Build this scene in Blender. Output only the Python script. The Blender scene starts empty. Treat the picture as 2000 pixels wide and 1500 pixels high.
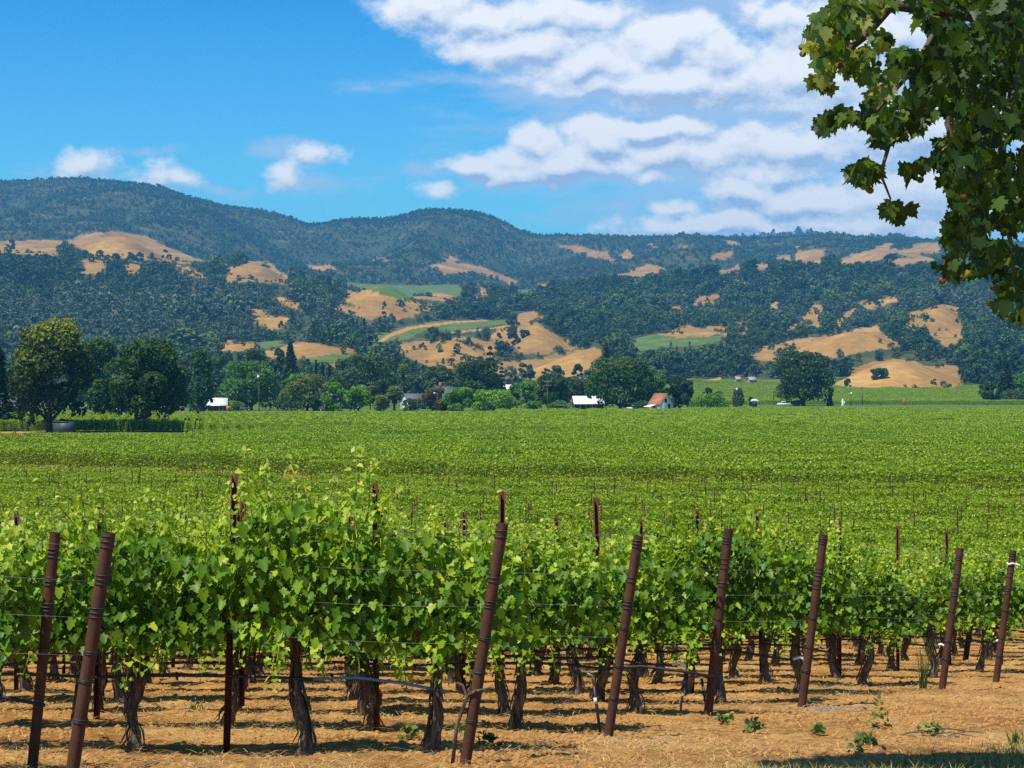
import bpy, math, random
import numpy as np
from math import radians, sin, cos, pi

# ------------------------------------------------------------------ camera, sky, sun, exposure
SC = bpy.context.scene
COL = SC.collection
F = 4000.0            # focal length in pixels of the 2000 px wide photograph
EYE = 8.0             # metres above the valley floor
cam_d = bpy.data.cameras.new('camera')
cam_d.sensor_width = 36.0
cam_d.lens = 72.0
cam_d.clip_start = 0.5
cam_d.clip_end = 60000.0
cam = bpy.data.objects.new('camera', cam_d)
COL.objects.link(cam)
cam.location = (0, 0, EYE)
cam.rotation_euler = (radians(90), 0, 0)
SC.camera = cam

SUN_EL, SUN_AZ = radians(65), radians(230)      # azimuth clockwise from +Y: behind the camera, to the left
sun_dir = np.array([sin(SUN_AZ) * cos(SUN_EL), cos(SUN_AZ) * cos(SUN_EL), sin(SUN_EL)])
sun_d = bpy.data.lights.new('sun', 'SUN')
sun_d.energy = 5.0
sun_d.angle = radians(0.53)
sun_d.color = (1.0, 0.95, 0.87)
sun = bpy.data.objects.new('sun', sun_d)
COL.objects.link(sun)
from mathutils import Vector
sun.rotation_euler = Vector((-sun_dir[0], -sun_dir[1], -sun_dir[2])).to_track_quat('-Z', 'Y').to_euler()
sun.location = (-200, -200, 400)

SC.view_settings.view_transform = 'Standard'
SC.view_settings.look = 'None'
SC.view_settings.exposure = 0.40
SC.view_settings.gamma = 1.0
SC.cycles.use_denoising = False
SC.cycles.max_bounces = 8
SC.cycles.transparent_max_bounces = 8
SC.cycles.transmission_bounces = 5
SC.cycles.volume_bounces = 0
SC.cycles.use_adaptive_sampling = True
SC.cycles.adaptive_threshold = 0.008
SC.cycles.sample_clamp_indirect = 4.0

SKY_STRENGTH = 0.10
world = bpy.data.worlds.new('World')
SC.world = world
world.use_nodes = True


def build_sky():
    nt = world.node_tree
    nt.nodes.clear()
    N, L = nt.nodes.new, nt.links.new
    out = N('ShaderNodeOutputWorld'); bg = N('ShaderNodeBackground')
    bg.inputs['Strength'].default_value = SKY_STRENGTH
    L(bg.outputs[0], out.inputs[0])
    sky = N('ShaderNodeTexSky'); sky.sky_type = 'NISHITA'; sky.sun_disc = False
    sky.sun_elevation = SUN_EL; sky.sun_rotation = SUN_AZ
    sky.altitude = 0; sky.air_density = 1.0; sky.dust_density = 0.35; sky.ozone_density = 1.6
    tint = N('ShaderNodeMix'); tint.data_type = 'RGBA'; tint.blend_type = 'MULTIPLY'
    tint.inputs[0].default_value = 1.0
    L(sky.outputs[0], tint.inputs[6])
    # the clouds' plane: direction -> (tangent to the side, tangent upwards)
    tc = N('ShaderNodeTexCoord'); sep = N('ShaderNodeSeparateXYZ'); L(tc.outputs['Generated'], sep.inputs[0])

    def math_(op, a, b=None, c=None, clamp=False):
        n = N('ShaderNodeMath'); n.operation = op; n.use_clamp = clamp
        for i, v in enumerate((a, b, c)):
            if v is None: continue
            if isinstance(v, (int, float)): n.inputs[i].default_value = v
            else: L(v, n.inputs[i])
        return n.outputs[0]
    tr = N('ShaderNodeValToRGB'); te = tr.color_ramp.elements       # clear Californian blue: deeper well above the horizon
    L(sep.outputs[2], tr.inputs[0])
    te[0].position, te[0].color = 0.03, tuple(x / 2 for x in SKY_TINT[0]) + (1,)
    te[1].position, te[1].color = 1.0, tuple(x / 2 for x in SKY_TINT[3]) + (1,)
    for pos_, c_ in ((.10, SKY_TINT[1]), (.20, SKY_TINT[2]), (.50, SKY_TINT[3])):
        q_ = te.new(pos_); q_.color = tuple(x / 2 for x in c_) + (1,)
    dbl = N('ShaderNodeVectorMath'); dbl.operation = 'SCALE'; dbl.inputs['Scale'].default_value = 2.0
    L(tr.outputs[0], dbl.inputs[0]); L(dbl.outputs[0], tint.inputs[7])
    ymax = math_('MAXIMUM', sep.outputs[1], 0.02)
    u = math_('MULTIPLY', math_('DIVIDE', sep.outputs[0], ymax), F / 1000)
    v = math_('MULTIPLY', math_('DIVIDE', sep.outputs[2], ymax), F / 1000)
    front = math_('GREATER_THAN', sep.outputs[1], 0.05)
    comb = N('ShaderNodeCombineXYZ'); L(u, comb.inputs[0]); L(v, comb.inputs[1])

    # node group: density of the clouds at a point
    g = bpy.data.node_groups.new('cloud_density', 'ShaderNodeTree')
    g.interface.new_socket('P', in_out='INPUT', socket_type='NodeSocketVector')
    for s in ('Thick', 'Thin', 'Noise'):
        g.interface.new_socket(s, in_out='OUTPUT', socket_type='NodeSocketFloat')
    gN, gL = g.nodes.new, g.links.new
    gi, go = gN('NodeGroupInput'), gN('NodeGroupOutput')

    def gm(op, a, b=None, c=None, clamp=False):
        n = gN('ShaderNodeMath'); n.operation = op; n.use_clamp = clamp
        for i, v_ in enumerate((a, b, c)):
            if v_ is None: continue
            if isinstance(v_, (int, float)): n.inputs[i].default_value = v_
            else: gL(v_, n.inputs[i])
        return n.outputs[0]

    def gv(op, a, b=None, c=None):
        n = gN('ShaderNodeVectorMath'); n.operation = op
        for i, v_ in enumerate((a, b, c)):
            if v_ is None: continue
            if isinstance(v_, tuple): n.inputs[i].default_value = v_
            else: gL(v_, n.inputs[i])
        return n.outputs['Value'] if op == 'LENGTH' else n.outputs[0]

    def noise(vec, scale, detail, rough, sx=1.0, sy=1.0, off=0.0, color=False):
        n = gN('ShaderNodeTexNoise'); n.noise_dimensions = '3D'
        n.inputs['Scale'].default_value = scale; n.inputs['Detail'].default_value = detail
        n.inputs['Roughness'].default_value = rough
        gL(gv('MULTIPLY_ADD', vec, (sx, sy, 1), (off, off * .7, off * .3)), n.inputs['Vector'])
        return n.outputs['Color'] if color else n.outputs[0]
    p0 = gi.outputs[0]
    warp = gv('MULTIPLY_ADD', noise(p0, 9.0, 3, .5, 1, 1, 3.1, True), (0.13, 0.070, 0), (-0.065, -0.035, 0))
    p = gv('ADD', p0, warp)

    def blobs(lst):
        acc = None
        for (cx, cy, rx, ry, w) in lst:
            cx, cy, rx, ry = (cx - 1000) / 1000, (750 - cy) / 1000, rx / 1000, ry / 1000
            q = gv('MULTIPLY_ADD', p, (1 / rx, 1 / ry, 0), (-cx / rx, -cy / ry, 0))
            d = gm('MULTIPLY_ADD', gv('LENGTH', q), -w, w)
            if acc is None: acc = d
            else:
                acc = gm('SMOOTH_MAX', acc, d, 0.12)
        return acc
    thick = blobs(CLOUDS)
    thin = blobs(VEILS)
    n1 = noise(p0, 15.0, 8, .60, 1, 1.35, 0.7)
    n2 = noise(p0, 5.0, 6, .6, 1, 3.6, 5.2)
    gL(gm('MULTIPLY_ADD', gm('SUBTRACT', n1, 0.5), 1.45, thick), go.inputs['Thick'])
    gL(gm('MULTIPLY_ADD', gm('SUBTRACT', n2, 0.5), 2.6, thin), go.inputs['Thin'])
    gL(n2, go.inputs['Noise'])

    def density(off):
        n = N('ShaderNodeGroup'); n.node_tree = g
        a = N('ShaderNodeVectorMath'); a.operation = 'ADD'; a.inputs[1].default_value = off
        L(comb.outputs[0], a.inputs[0]); L(a.outputs[0], n.inputs[0])
        return n.outputs
    d0 = density((0, 0, 0)); d1 = density((-0.006, 0.024, 0))

    def ramp(val, lo, hi):
        n = N('ShaderNodeMapRange'); n.interpolation_type = 'SMOOTHSTEP'
        L(val, n.inputs[0]); n.inputs[1].default_value = lo; n.inputs[2].default_value = hi
        return n.outputs[0]
    a_thick = ramp(d0[0], -0.12, 0.55)
    a_thin = math_('MULTIPLY', ramp(d0[1], -0.15, 1.0), 0.70)
    shade = math_('SUBTRACT', d1[0], d0[0])          # thicker above than here: the underside
    lit = math_('MULTIPLY_ADD', shade, -1.25, 0.62)
    lit = math_('ADD', lit, math_('MULTIPLY', math_('SUBTRACT', d0[2], 0.5), 0.9))
    lit = math_('MINIMUM', math_('MAXIMUM', lit, 0.0), 1.0)
    cr = N('ShaderNodeValToRGB'); L(lit, cr.inputs[0])
    e = cr.color_ramp.elements
    s = .84 / SKY_STRENGTH
    e[0].position = 0.0; e[0].color = (.40 * s, .52 * s, .74 * s, 1)
    e[1].position = 1.0; e[1].color = (1.0 * s, 1.0 * s, 1.0 * s, 1)
    m = e.new(.45); m.color = (.72 * s, .79 * s, .90 * s, 1)

    def mixc(fac, a, b):
        n = N('ShaderNodeMix'); n.data_type = 'RGBA'
        L(fac, n.inputs[0]); L(a, n.inputs[6])
        if isinstance(b, tuple): n.inputs[7].default_value = b
        else: L(b, n.inputs[7])
        return n.outputs[2]
    c = mixc(math_('MULTIPLY', a_thin, front), tint.outputs[2], (.50 * s, .63 * s, .84 * s, 1))
    c = mixc(math_('MULTIPLY', math_('MULTIPLY', a_thick, .96), front), c, cr.outputs[0])
    L(c, bg.inputs[0])


SKY_TINT = [(.52, 1.08, 1.24), (.32, .98, 1.28), (.055, .63, 1.17), (.48, .80, 1.0)]      # horizon, low, upper sky, zenith
CLOUDS = [  # centre, radii (photo pixels on the plane of the sky), weight
    (850, 12, 130, 62, 1.1), (930, 40, 140, 52, 1.2), (1040, 95, 190, 56, 1.3), (1160, 125, 190, 56, 1.3), (1310, 85, 150, 74, 1.6), (1390, 110, 130, 70, 1.4), (1320, 160, 330, 58, 1.4),
    (1560, 150, 300, 80, 1.2), (1700, 60, 230, 120, 1.2), (1080, 30, 190, 48, 1.0), (1560, 30, 130, 60, .7), (1200, 165, 220, 40, 1.1),
    (945, 328, 90, 27, 1.2), (1040, 285, 70, 50, 1.3), (1165, 272, 85, 56, 1.5), (1290, 246, 130, 28, 1.3), (1120, 318, 220, 44, 1.4), (1000, 338, 130, 26, 1.2),
    (1330, 292, 190, 48, 1.2), (1520, 290, 240, 52, 1.2), (1780, 250, 300, 90, 1.2),
    (1265, 346, 68, 24, 1.0), (1450, 380, 90, 44, 1.2), (1560, 398, 210, 46, 1.2), (1800, 380, 260, 70, 1.2), (1400, 442, 250, 28, 1.2),
    (1680, 436, 280, 40, 1.2), (1312, 412, 60, 18, .9), (1500, 340, 160, 30, .8),
    (172, 324, 74, 32, .75), (312, 338, 55, 34, .58), (360, 352, 44, 26, .58), (548, 342, 54, 34, .85), (612, 303, 50, 25, .52), (840, 368, 46, 18, .42),
    (2300, 200, 300, 150, 1), (-300, 200, 200, 60, 1)]
VEILS = [
    (1500, 260, 620, 260, 1.6), (1250, 30, 480, 110, 1.2), (1000, 165, 280, 30, 1.0), (1150, 192, 280, 36, 1.1), (600, 362, 110, 30, 1.0),
    (580, 300, 110, 30, 1.0), (830, 330, 70, 30, 1.0), (1200, 412, 70, 20, 1.0), (435, 374, 50, 17, 1.0), (740, 345, 70, 30, .8), (290, 297, 70, 14, .8),
    (1600, 440, 560, 80, 1.6), (180, 340, 130, 26, .9), (330, 350, 100, 28, .9), (950, 340, 170, 50, 1.0), (1330, 250, 260, 40, 1.0)]
build_sky()

# ------------------------------------------------------------------ helpers
rng = np.random.default_rng(7)
random.seed(7)


def hash2(xi, yi, seed):
    h = (xi.astype(np.int64) * 374761393 + yi.astype(np.int64) * 668265263 + seed * 144269504) & 0xffffffff
    h = ((h ^ (h >> 13)) * 1274126177) & 0xffffffff
    return ((h ^ (h >> 16)) & 0xffffff) / float(0xffffff)


def vnoise(x, y, seed=0):
    x, y = np.asarray(x, float), np.asarray(y, float)
    xi, yi = np.floor(x), np.floor(y)
    fx, fy = x - xi, y - yi
    fx, fy = fx * fx * (3 - 2 * fx), fy * fy * (3 - 2 * fy)
    a, b = hash2(xi, yi, seed), hash2(xi + 1, yi, seed)
    c, d = hash2(xi, yi + 1, seed), hash2(xi + 1, yi + 1, seed)
    return (a * (1 - fx) + b * fx) * (1 - fy) + (c * (1 - fx) + d * fx) * fy


def fbm(x, y, seed=0, octaves=4, gain=.5):
    s, a, t = 0, 1.0, 0
    x, y = np.asarray(x, float), np.asarray(y, float)
    for k in range(octaves):
        s = s + a * (vnoise(x, y, seed + 17 * k) - .5)
        t += a; a *= gain
        x, y = x * 2.03 + 11.3, y * 2.03 - 7.1
    return s / t * 2


def inside(px, py, poly):
    r = np.zeros(np.shape(px), bool)
    n = len(poly)
    for i in range(n):
        x1, y1 = poly[i]; x2, y2 = poly[(i + 1) % n]
        if y1 == y2: continue
        c = ((y1 > py) != (y2 > py)) & (px < (x2 - x1) * (py - y1) / (y2 - y1) + x1)
        r ^= c
    return r


def new_mesh(name, verts, faces, mat=None, tone=None, smooth=False):
    """faces: a list of index lists, or an array of equal-sized faces"""
    me = bpy.data.meshes.new(name)
    verts = np.asarray(verts, np.float32)
    me.vertices.add(len(verts)); me.vertices.foreach_set('co', verts.ravel())
    if isinstance(faces, np.ndarray):
        k = faces.shape[1]
        idx, start = faces.ravel(), np.arange(len(faces)) * k
        n = len(faces)
    else:
        lens = np.array([len(f) for f in faces])
        idx = np.array([i for f in faces for i in f]); start = np.concatenate([[0], np.cumsum(lens)[:-1]])
        n = len(faces)
    me.loops.add(len(idx)); me.loops.foreach_set('vertex_index', idx.astype(np.int32))
    me.polygons.add(n); me.polygons.foreach_set('loop_start', start.astype(np.int32))
    if smooth: me.polygons.foreach_set('use_smooth', np.ones(n, bool))
    if tone is not None:
        a = me.attributes.new('tone', 'FLOAT', 'POINT'); a.data.foreach_set('value', np.asarray(tone, np.float32))
    if mat is not None: me.materials.append(mat)
    me.update(calc_edges=True); me.validate()
    return me


def put(name, me, parent=None, loc=(0, 0, 0)):
    o = bpy.data.objects.new(name, me); COL.objects.link(o)
    if parent is not None: o.parent = parent
    o.location = loc
    return o


def empty(name, loc=(0, 0, 0), rz=0.0):
    o = bpy.data.objects.new(name, None); COL.objects.link(o)
    o.location = loc; o.rotation_euler = (0, 0, rz); o.empty_display_size = .2
    return o


def tag(o, label=None, cat=None, group=None, kind=None):
    for k, v in (('label', label), ('category', cat), ('group', group), ('kind', kind)):
        if v is not None: o[k] = v
    return o


class MB:
    """collects boxes, tubes and polygons for ONE mesh"""
    def __init__(s): s.v, s.f, s.t = [], [], []
    def add(s, verts, faces, tone=.5):
        b = len(s.v); s.v += [tuple(map(float, p)) for p in verts]; s.f += [[i + b for i in f] for f in faces]
        s.t += [tone] * len(verts)
    def box(s, c, size, rz=0.0, tone=.5):
        x, y, z = [q / 2 for q in size]
        P_ = [(sx * x, sy * y, sz * z) for sz in (-1, 1) for sy in (-1, 1) for sx in (-1, 1)]
        ca, sa = cos(rz), sin(rz)
        s.add([(c[0] + p[0] * ca - p[1] * sa, c[1] + p[0] * sa + p[1] * ca, c[2] + p[2]) for p in P_],
              [(0, 2, 3, 1), (4, 5, 7, 6), (0, 1, 5, 4), (2, 6, 7, 3), (0, 4, 6, 2), (1, 3, 7, 5)], tone)
    def tube(s, path, radii, n=8, caps=True, tone=.5, jitter=0.0, seed=0):
        path = [np.array(p, float) for p in path]
        if np.isscalar(radii): radii = [radii] * len(path)
        r_ = np.random.default_rng(seed)
        rings, ref = [], None
        for i, p in enumerate(path):
            t = path[min(i + 1, len(path) - 1)] - path[max(i - 1, 0)]
            t = t / (np.linalg.norm(t) + 1e-9)
            if ref is None:
                ref = np.array([1.0, 0, 0]) if abs(t[0]) < .8 else np.array([0, 1.0, 0])
            a = ref - t * ref.dot(t); a /= np.linalg.norm(a) + 1e-9; ref = a
            b = np.cross(t, a)
            ring = []
            for k in range(n):
                q = 2 * pi * k / n
                rr = radii[i] * (1 + (jitter * r_.uniform(-1, 1) if jitter else 0))
                ring.append(p + (a * cos(q) + b * sin(q)) * rr)
            rings.append(ring)
        base = len(s.v)
        vs = [p for r in rings for p in r]
        fs = []
        for i in range(len(path) - 1):
            for k in range(n):
                k2 = (k + 1) % n
                fs.append((i * n + k, i * n + k2, (i + 1) * n + k2, (i + 1) * n + k))
        if caps:
            fs.append(tuple(range(n))[::-1]); fs.append(tuple((len(path) - 1) * n + k for k in range(n)))
        s.add(vs, fs, tone)
    def mesh(s, name, mat=None, smooth=False):
        return new_mesh(name, s.v, s.f, mat, s.t, smooth)
    def build(s, name, mat, parent=None, loc=(0, 0, 0), smooth=False):
        return put(name, s.mesh(name, mat, smooth), parent, loc)


# ---- materials
def srgb(r, g, b):
    f = lambda c: (c / 255 / 12.92) if c / 255 <= .04045 else ((c / 255 + .055) / 1.055) ** 2.4
    return (f(r), f(g), f(b), 1)


class Mat:
    def __init__(s, name, rough=.7, spec=.3):
        s.m = bpy.data.materials.new(name); s.m.use_nodes = True
        s.nt = s.m.node_tree; s.b = s.nt.nodes['Principled BSDF']; s.out = s.nt.nodes['Material Output']
        s.b.inputs['Roughness'].default_value = rough
        s.b.inputs['Specular IOR Level'].default_value = spec
    def N(s, t, **k):
        n = s.nt.nodes.new(t)
        for a, v in k.items(): setattr(n, a, v)
        return n
    def L(s, a, b): s.nt.links.new(a, b)
    def attr(s, name): return s.N('ShaderNodeAttribute', attribute_name=name)
    def noise(s, scale, detail=4, rough=.5, vec=None, dist=0):
        n = s.N('ShaderNodeTexNoise'); n.inputs['Scale'].default_value = scale; n.inputs['Detail'].default_value = detail
        n.inputs['Roughness'].default_value = rough; n.inputs['Distortion'].default_value = dist
        if vec is not None: s.L(vec, n.inputs['Vector'])
        return n.outputs[0]
    def coord(s, which='Object', scale=(1, 1, 1)):
        t = s.N('ShaderNodeTexCoord'); m = s.N('ShaderNodeMapping'); m.inputs['Scale'].default_value = scale
        s.L(t.outputs[which], m.inputs[0]); return m.outputs[0]
    def ramp(s, fac, stops, interp='LINEAR'):
        n = s.N('ShaderNodeValToRGB'); n.color_ramp.interpolation = interp
        e = n.color_ramp.elements
        while len(e) > 1: e.remove(e[-1])
        e[0].position, e[0].color = stops[0][0], tuple(stops[0][1])[:3] + (1,)
        for p, c in stops[1:]:
            q = e.new(p); q.color = tuple(c)[:3] + (1,)
        if fac is not None: s.L(fac, n.inputs[0])
        return n.outputs[0]
    def mix(s, fac, a, b, blend='MIX'):
        n = s.N('ShaderNodeMix', data_type='RGBA', blend_type=blend)
        for i, v in ((0, fac), (6, a), (7, b)):
            if isinstance(v, (int, float)): n.inputs[i].default_value = v
            elif isinstance(v, tuple): n.inputs[i].default_value = tuple(v)[:3] + (1,)
            else: s.L(v, n.inputs[i])
        return n.outputs[2]
    def math(s, op, a, b=None, c=None, clamp=False):
        n = s.N('ShaderNodeMath', operation=op, use_clamp=clamp)
        for i, v in enumerate((a, b, c)):
            if v is None: continue
            if isinstance(v, (int, float)): n.inputs[i].default_value = v
            else: s.L(v, n.inputs[i])
        return n.outputs[0]
    def color(s, c):
        if isinstance(c, tuple): s.b.inputs['Base Color'].default_value = tuple(c)[:3] + (1,)
        else: s.L(c, s.b.inputs['Base Color'])
        return s
    def bump(s, h, strength=.5, dist=.02):
        n = s.N('ShaderNodeBump'); n.inputs['Strength'].default_value = strength; n.inputs['Distance'].default_value = dist
        s.L(h, n.inputs['Height']); s.L(n.outputs[0], s.b.inputs['Normal'])
        return s
    def translucent(s, col, fac):
        t = s.N('ShaderNodeBsdfTranslucent'); mx = s.N('ShaderNodeMixShader'); mx.inputs[0].default_value = fac
        s.L(col, t.inputs[0]) if not isinstance(col, tuple) else setattr(t.inputs[0], 'default_value', tuple(col)[:3] + (1,))
        s.L(s.b.outputs[0], mx.inputs[1]); s.L(t.outputs[0], mx.inputs[2]); s.L(mx.outputs[0], s.out.inputs[0])
        return s


def leaf_mat(name, stops, trans=.35, rough=.55, spec=.25, vary=.25, tboost=1.5):
    """colour by the mesh's own 'tone', shifted a little from one object or instance to the next"""
    m = Mat(name, rough, spec)
    t = m.attr('tone').outputs['Fac']
    r = m.N('ShaderNodeObjectInfo').outputs['Random']
    f = m.math('ADD', t, m.math('MULTIPLY', m.math('SUBTRACT', r, .5), vary), clamp=True)
    c = m.ramp(f, stops)
    m.color(c)
    if trans > 0:
        m.translucent(m.mix(1.0, c, (tboost * 1.05, tboost, tboost * .45, 1), 'MULTIPLY'), trans)
    return m.m


def plain_mat(name, c, rough=.6, spec=.3, var=.25, scale=3.0, metal=0.0):
    m = Mat(name, rough, spec)
    n = m.noise(scale, 5, .6, m.coord())
    d = tuple(x * (1 - var) for x in c[:3]); u = tuple(min(1, x * (1 + var)) for x in c[:3])
    m.color(m.ramp(n, [(.3, d), (.7, u)])); m.b.inputs['Metallic'].default_value = metal
    return m.m


# ---- leaf-shaped meshes
def frames(tip, nrm):
    """orthonormal axes (x across the leaf, y to its tip, z its normal)"""
    y = tip / (np.linalg.norm(tip, axis=1, keepdims=True) + 1e-9)
    z = nrm - y * (nrm * y).sum(1, keepdims=True)
    z /= np.linalg.norm(z, axis=1, keepdims=True) + 1e-9
    x = np.cross(y, z)
    return x, y, z


def place_leaves(T, faces, pos, tip, nrm, size, tone):
    """T: template verts (n,3); returns verts, faces, tone for all leaves"""
    x, y, z = frames(tip, nrm)
    V = (pos[:, None, :] + size[:, None, None] * (T[None, :, 0:1] * x[:, None, :] + T[None, :, 1:2] * y[:, None, :] + T[None, :, 2:3] * z[:, None, :]))
    n = len(T)
    Fc = (faces[None] + (np.arange(len(pos)) * n)[:, None, None]).reshape(-1, faces.shape[1])
    return V.reshape(-1, 3), Fc, np.repeat(tone, n)


def lobed_leaf(half, fold=.34, droop=.30):
    """half: outline of one side from the stalk to the tip"""
    side = np.array(half, float); m = len(side)
    tip = side[-1]
    V = [(0, 0, 0), (0, tip[1] * .5, 0), (0, tip[1], 0)]
    V += [(x, y, 0) for x, y in side[:-1]] + [(-x, y, 0) for x, y in side[:-1]]
    V = np.array(V, float)
    V[:, 2] = fold * np.abs(V[:, 0]) - droop * (V[:, 1] ** 2) - .12 * np.abs(V[:, 0]) ** 2
    a = list(range(3, 3 + m - 1)); b = list(range(3 + m - 1, 3 + 2 * (m - 1)))
    f = np.array([[0] + a + [2, 1], [1, 2] + b[::-1] + [0]])
    return V, f


GRAPE, GRAPE_F = lobed_leaf([(.26, -.14), (.50, .06), (.38, .24), (.60, .50), (.34, .58), (.24, .84), (0, 1.0)])
PLANE, PLANE_F = lobed_leaf([(.14, -.10), (.34, -.10), (.56, .02), (.42, .12), (.44, .22), (.74, .34), (.62, .44), (.66, .60), (.40, .54), (.30, .62), (.28, .80), (.13, .82), (0, 1.08)], .18, .22)
QUAD = np.array([(-.5, 0, 0), (0, -.5, .06), (.5, 0, 0), (0, .5, .06)], float); QUAD_F = np.array([[0, 1, 2, 3]])
FIVE = np.array([(-.5, -.1, 0), (-.1, -.5, .1), (.45, -.3, 0), (.4, .3, .08), (-.1, .5, 0)], float); FIVE_F = np.array([[0, 1, 2, 3, 4]])


def unit(v): return v / (np.linalg.norm(v, axis=-1, keepdims=True) + 1e-9)


def scatter(name, pts, rotz, scl, templates, idx=None):
    """one object of instances on points ('stuff')"""
    n = len(pts)
    me = bpy.data.meshes.new(name)
    me.vertices.add(n); me.vertices.foreach_set('co', np.asarray(pts, np.float32).ravel())
    rot = np.zeros((n, 3), np.float32); rot[:, 2] = rotz
    sc = np.asarray(scl, np.float32)
    if sc.ndim == 1: sc = np.repeat(sc[:, None], 3, 1)
    for nm, dat in (('i_rot', rot), ('i_scl', sc)):
        a = me.attributes.new(nm, 'FLOAT_VECTOR', 'POINT'); a.data.foreach_set('vector', dat.ravel())
    a = me.attributes.new('i_idx', 'INT', 'POINT')
    a.data.foreach_set('value', np.asarray(rng.integers(0, len(templates), n) if idx is None else idx, np.int32))
    o = put(name, me)
    ng = bpy.data.node_groups.new(name, 'GeometryNodeTree')
    ng.interface.new_socket('Geometry', in_out='INPUT', socket_type='NodeSocketGeometry')
    ng.interface.new_socket('Geometry', in_out='OUTPUT', socket_type='NodeSocketGeometry')
    N, L = ng.nodes.new, ng.links.new
    gi, go = N('NodeGroupInput'), N('NodeGroupOutput')
    iop = N('GeometryNodeInstanceOnPoints'); L(gi.outputs[0], iop.inputs['Points'])
    j = N('GeometryNodeJoinGeometry')
    for t in reversed(templates):
        oi = N('GeometryNodeObjectInfo'); oi.transform_space = 'ORIGINAL'
        oi.inputs['Object'].default_value = t; oi.inputs['As Instance'].default_value = True
        L(oi.outputs['Geometry'], j.inputs[0])
    L(j.outputs[0], iop.inputs['Instance'])
    iop.inputs['Pick Instance'].default_value = True

    def named(nm, typ):
        q = N('GeometryNodeInputNamedAttribute'); q.data_type = typ; q.inputs[0].default_value = nm
        return q.outputs[0]
    L(named('i_idx', 'INT'), iop.inputs['Instance Index'])
    L(named('i_rot', 'FLOAT_VECTOR'), iop.inputs['Rotation'])
    L(named('i_scl', 'FLOAT_VECTOR'), iop.inputs['Scale'])
    L(iop.outputs[0], go.inputs[0])
    md = o.modifiers.new('scatter', 'NODES'); md.node_group = ng
    tag(o, kind='stuff')
    return o


def template(name, me):
    return bpy.data.objects.new(name, me)         # never linked: only its shape is used

# ------------------------------------------------------------------ terrain
PXC = [-600, 0, 200, 400, 600, 800, 1000, 1200, 1400, 1600, 1800, 2000, 2600]
TAB = [  # distance, height of the ground in photo pixels along the columns PXC
    (850,  [788] * 13),
    (1000, [776, 776, 776, 776, 776, 776, 776, 776, 774, 774, 774, 774, 774]),
    (1200, [738, 740, 738, 738, 735, 735, 738, 744, 752, 758, 757, 757, 757]),
    (1500, [690, 690, 688, 690, 692, 702, 708, 722, 715, 705, 697, 690, 690]),
    (1900, [610, 610, 610, 615, 628, 650, 650, 650, 655, 650, 632, 628, 610]),
    (2300, [540, 540, 540, 545, 565, 590, 600, 600, 598, 590, 575, 565, 555]),
    (2700, [485, 486, 476, 517, 550, 566, 572, 550, 542, 527, 523, 515, 510]),
    (3150, [505, 505, 500, 530, 570, 585, 590, 575, 570, 560, 560, 555, 550]),
    (3700, [490, 500, 490, 512, 545, 560, 566, 545, 537, 528, 522, 515, 510]),
    (4600, [420, 425, 425, 440, 485, 490, 505, 503, 500, 498, 500, 500, 505]),
]
CREST = [(-600, 380), (-200, 362), (0, 354), (80, 349), (150, 346), (230, 350), (300, 355), (350, 376), (400, 392), (450, 403), (520, 411), (560, 420),
         (612, 443), (650, 431), (700, 427), (760, 428), (800, 415), (840, 406), (900, 409), (955, 418), (990, 432), (1025, 455), (1060, 460),
         (1120, 463), (1200, 466), (1300, 464), (1400, 467), (1500, 467), (1600, 468), (1700, 472), (1760, 469), (1830, 473), (2000, 475), (2200, 480), (2600, 470)]
FAR = [(-600, 470), (1000, 480), (1250, 472), (1350, 466), (1450, 463), (1500, 459), (1550, 453), (1590, 452), (1625, 461), (1700, 464), (1800, 466), (2000, 470), (2600, 480)]
PXG = np.arange(-600, 2601, 10.0)
cx, cy = zip(*CREST); fx_, fy_ = zip(*FAR)
crest = np.interp(PXG, cx, cy); far = np.interp(PXG, fx_, fy_)
rows = [(d, np.interp(PXG, PXC, y)) for d, y in TAB]
rows += [(5400, crest), (6000, crest + 22), (7600, far + 22), (9000, far), (9800, far + 60)]
DG = np.exp(np.arange(math.log(840), math.log(9850), .004))
Zrow = np.array([EYE - (y - 750) * d / F for d, y in rows])          # real heights
YT = np.empty((len(DG), len(PXG)))
for k in range(len(PXG)):
    yy = np.array([y[k] for _, y in rows])
    YT[:, k] = np.interp(np.log(DG), [math.log(d) for d, _ in rows], yy)
for _ in range(3):                                                    # round the kinks off
    Yp = np.pad(YT, ((6, 6), (0, 0)), mode='edge'); YT = sum(Yp[i:i + len(DG)] for i in range(13)) / 13
Yp = np.pad(YT, ((0, 0), (2, 2)), mode='edge')
YT = sum(Yp[:, i:i + len(PXG)] for i in range(5)) / 5
BUMPS = [(1045, 1760, 52, 120, 616), (880, 1490, 80, 75, 664), (1145, 1330, 85, 55, 683), (1660, 1530, 110, 75, 645), (1752, 1235, 95, 50, 704),
         (750, 2080, 70, 90, 568), (500, 2600, 60, 90, 514), (230, 2620, 75, 90, 458), (1830, 1800, 55, 80, 598), (640, 1420, 90, 60, 668), (450, 1500, 40, 60, 667), (880, 2000, 90, 90, 624)]
YB = YT.copy()
for px, d, sx, sd, yc in BUMPS:
    i = int(np.argmin(abs(DG - d))); k = int(np.argmin(abs(PXG - px)))
    amp = YB[i, k] - yc
    YB -= amp * np.exp(-((PXG[None] - px) / sx) ** 2 - ((DG[:, None] - d) / sd) ** 2)


def near_z(X, d):
    z = 6.67 - .098 * d
    w = np.clip((d - 52) / 36, 0, 1)                # eases into the valley floor
    w = w * w * (3 - 2 * w)
    z = np.where(d < 88, z * (1 - w), 0.0)
    return np.where(d < 4, 6.67 - .098 * 4, z) if False else z


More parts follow.
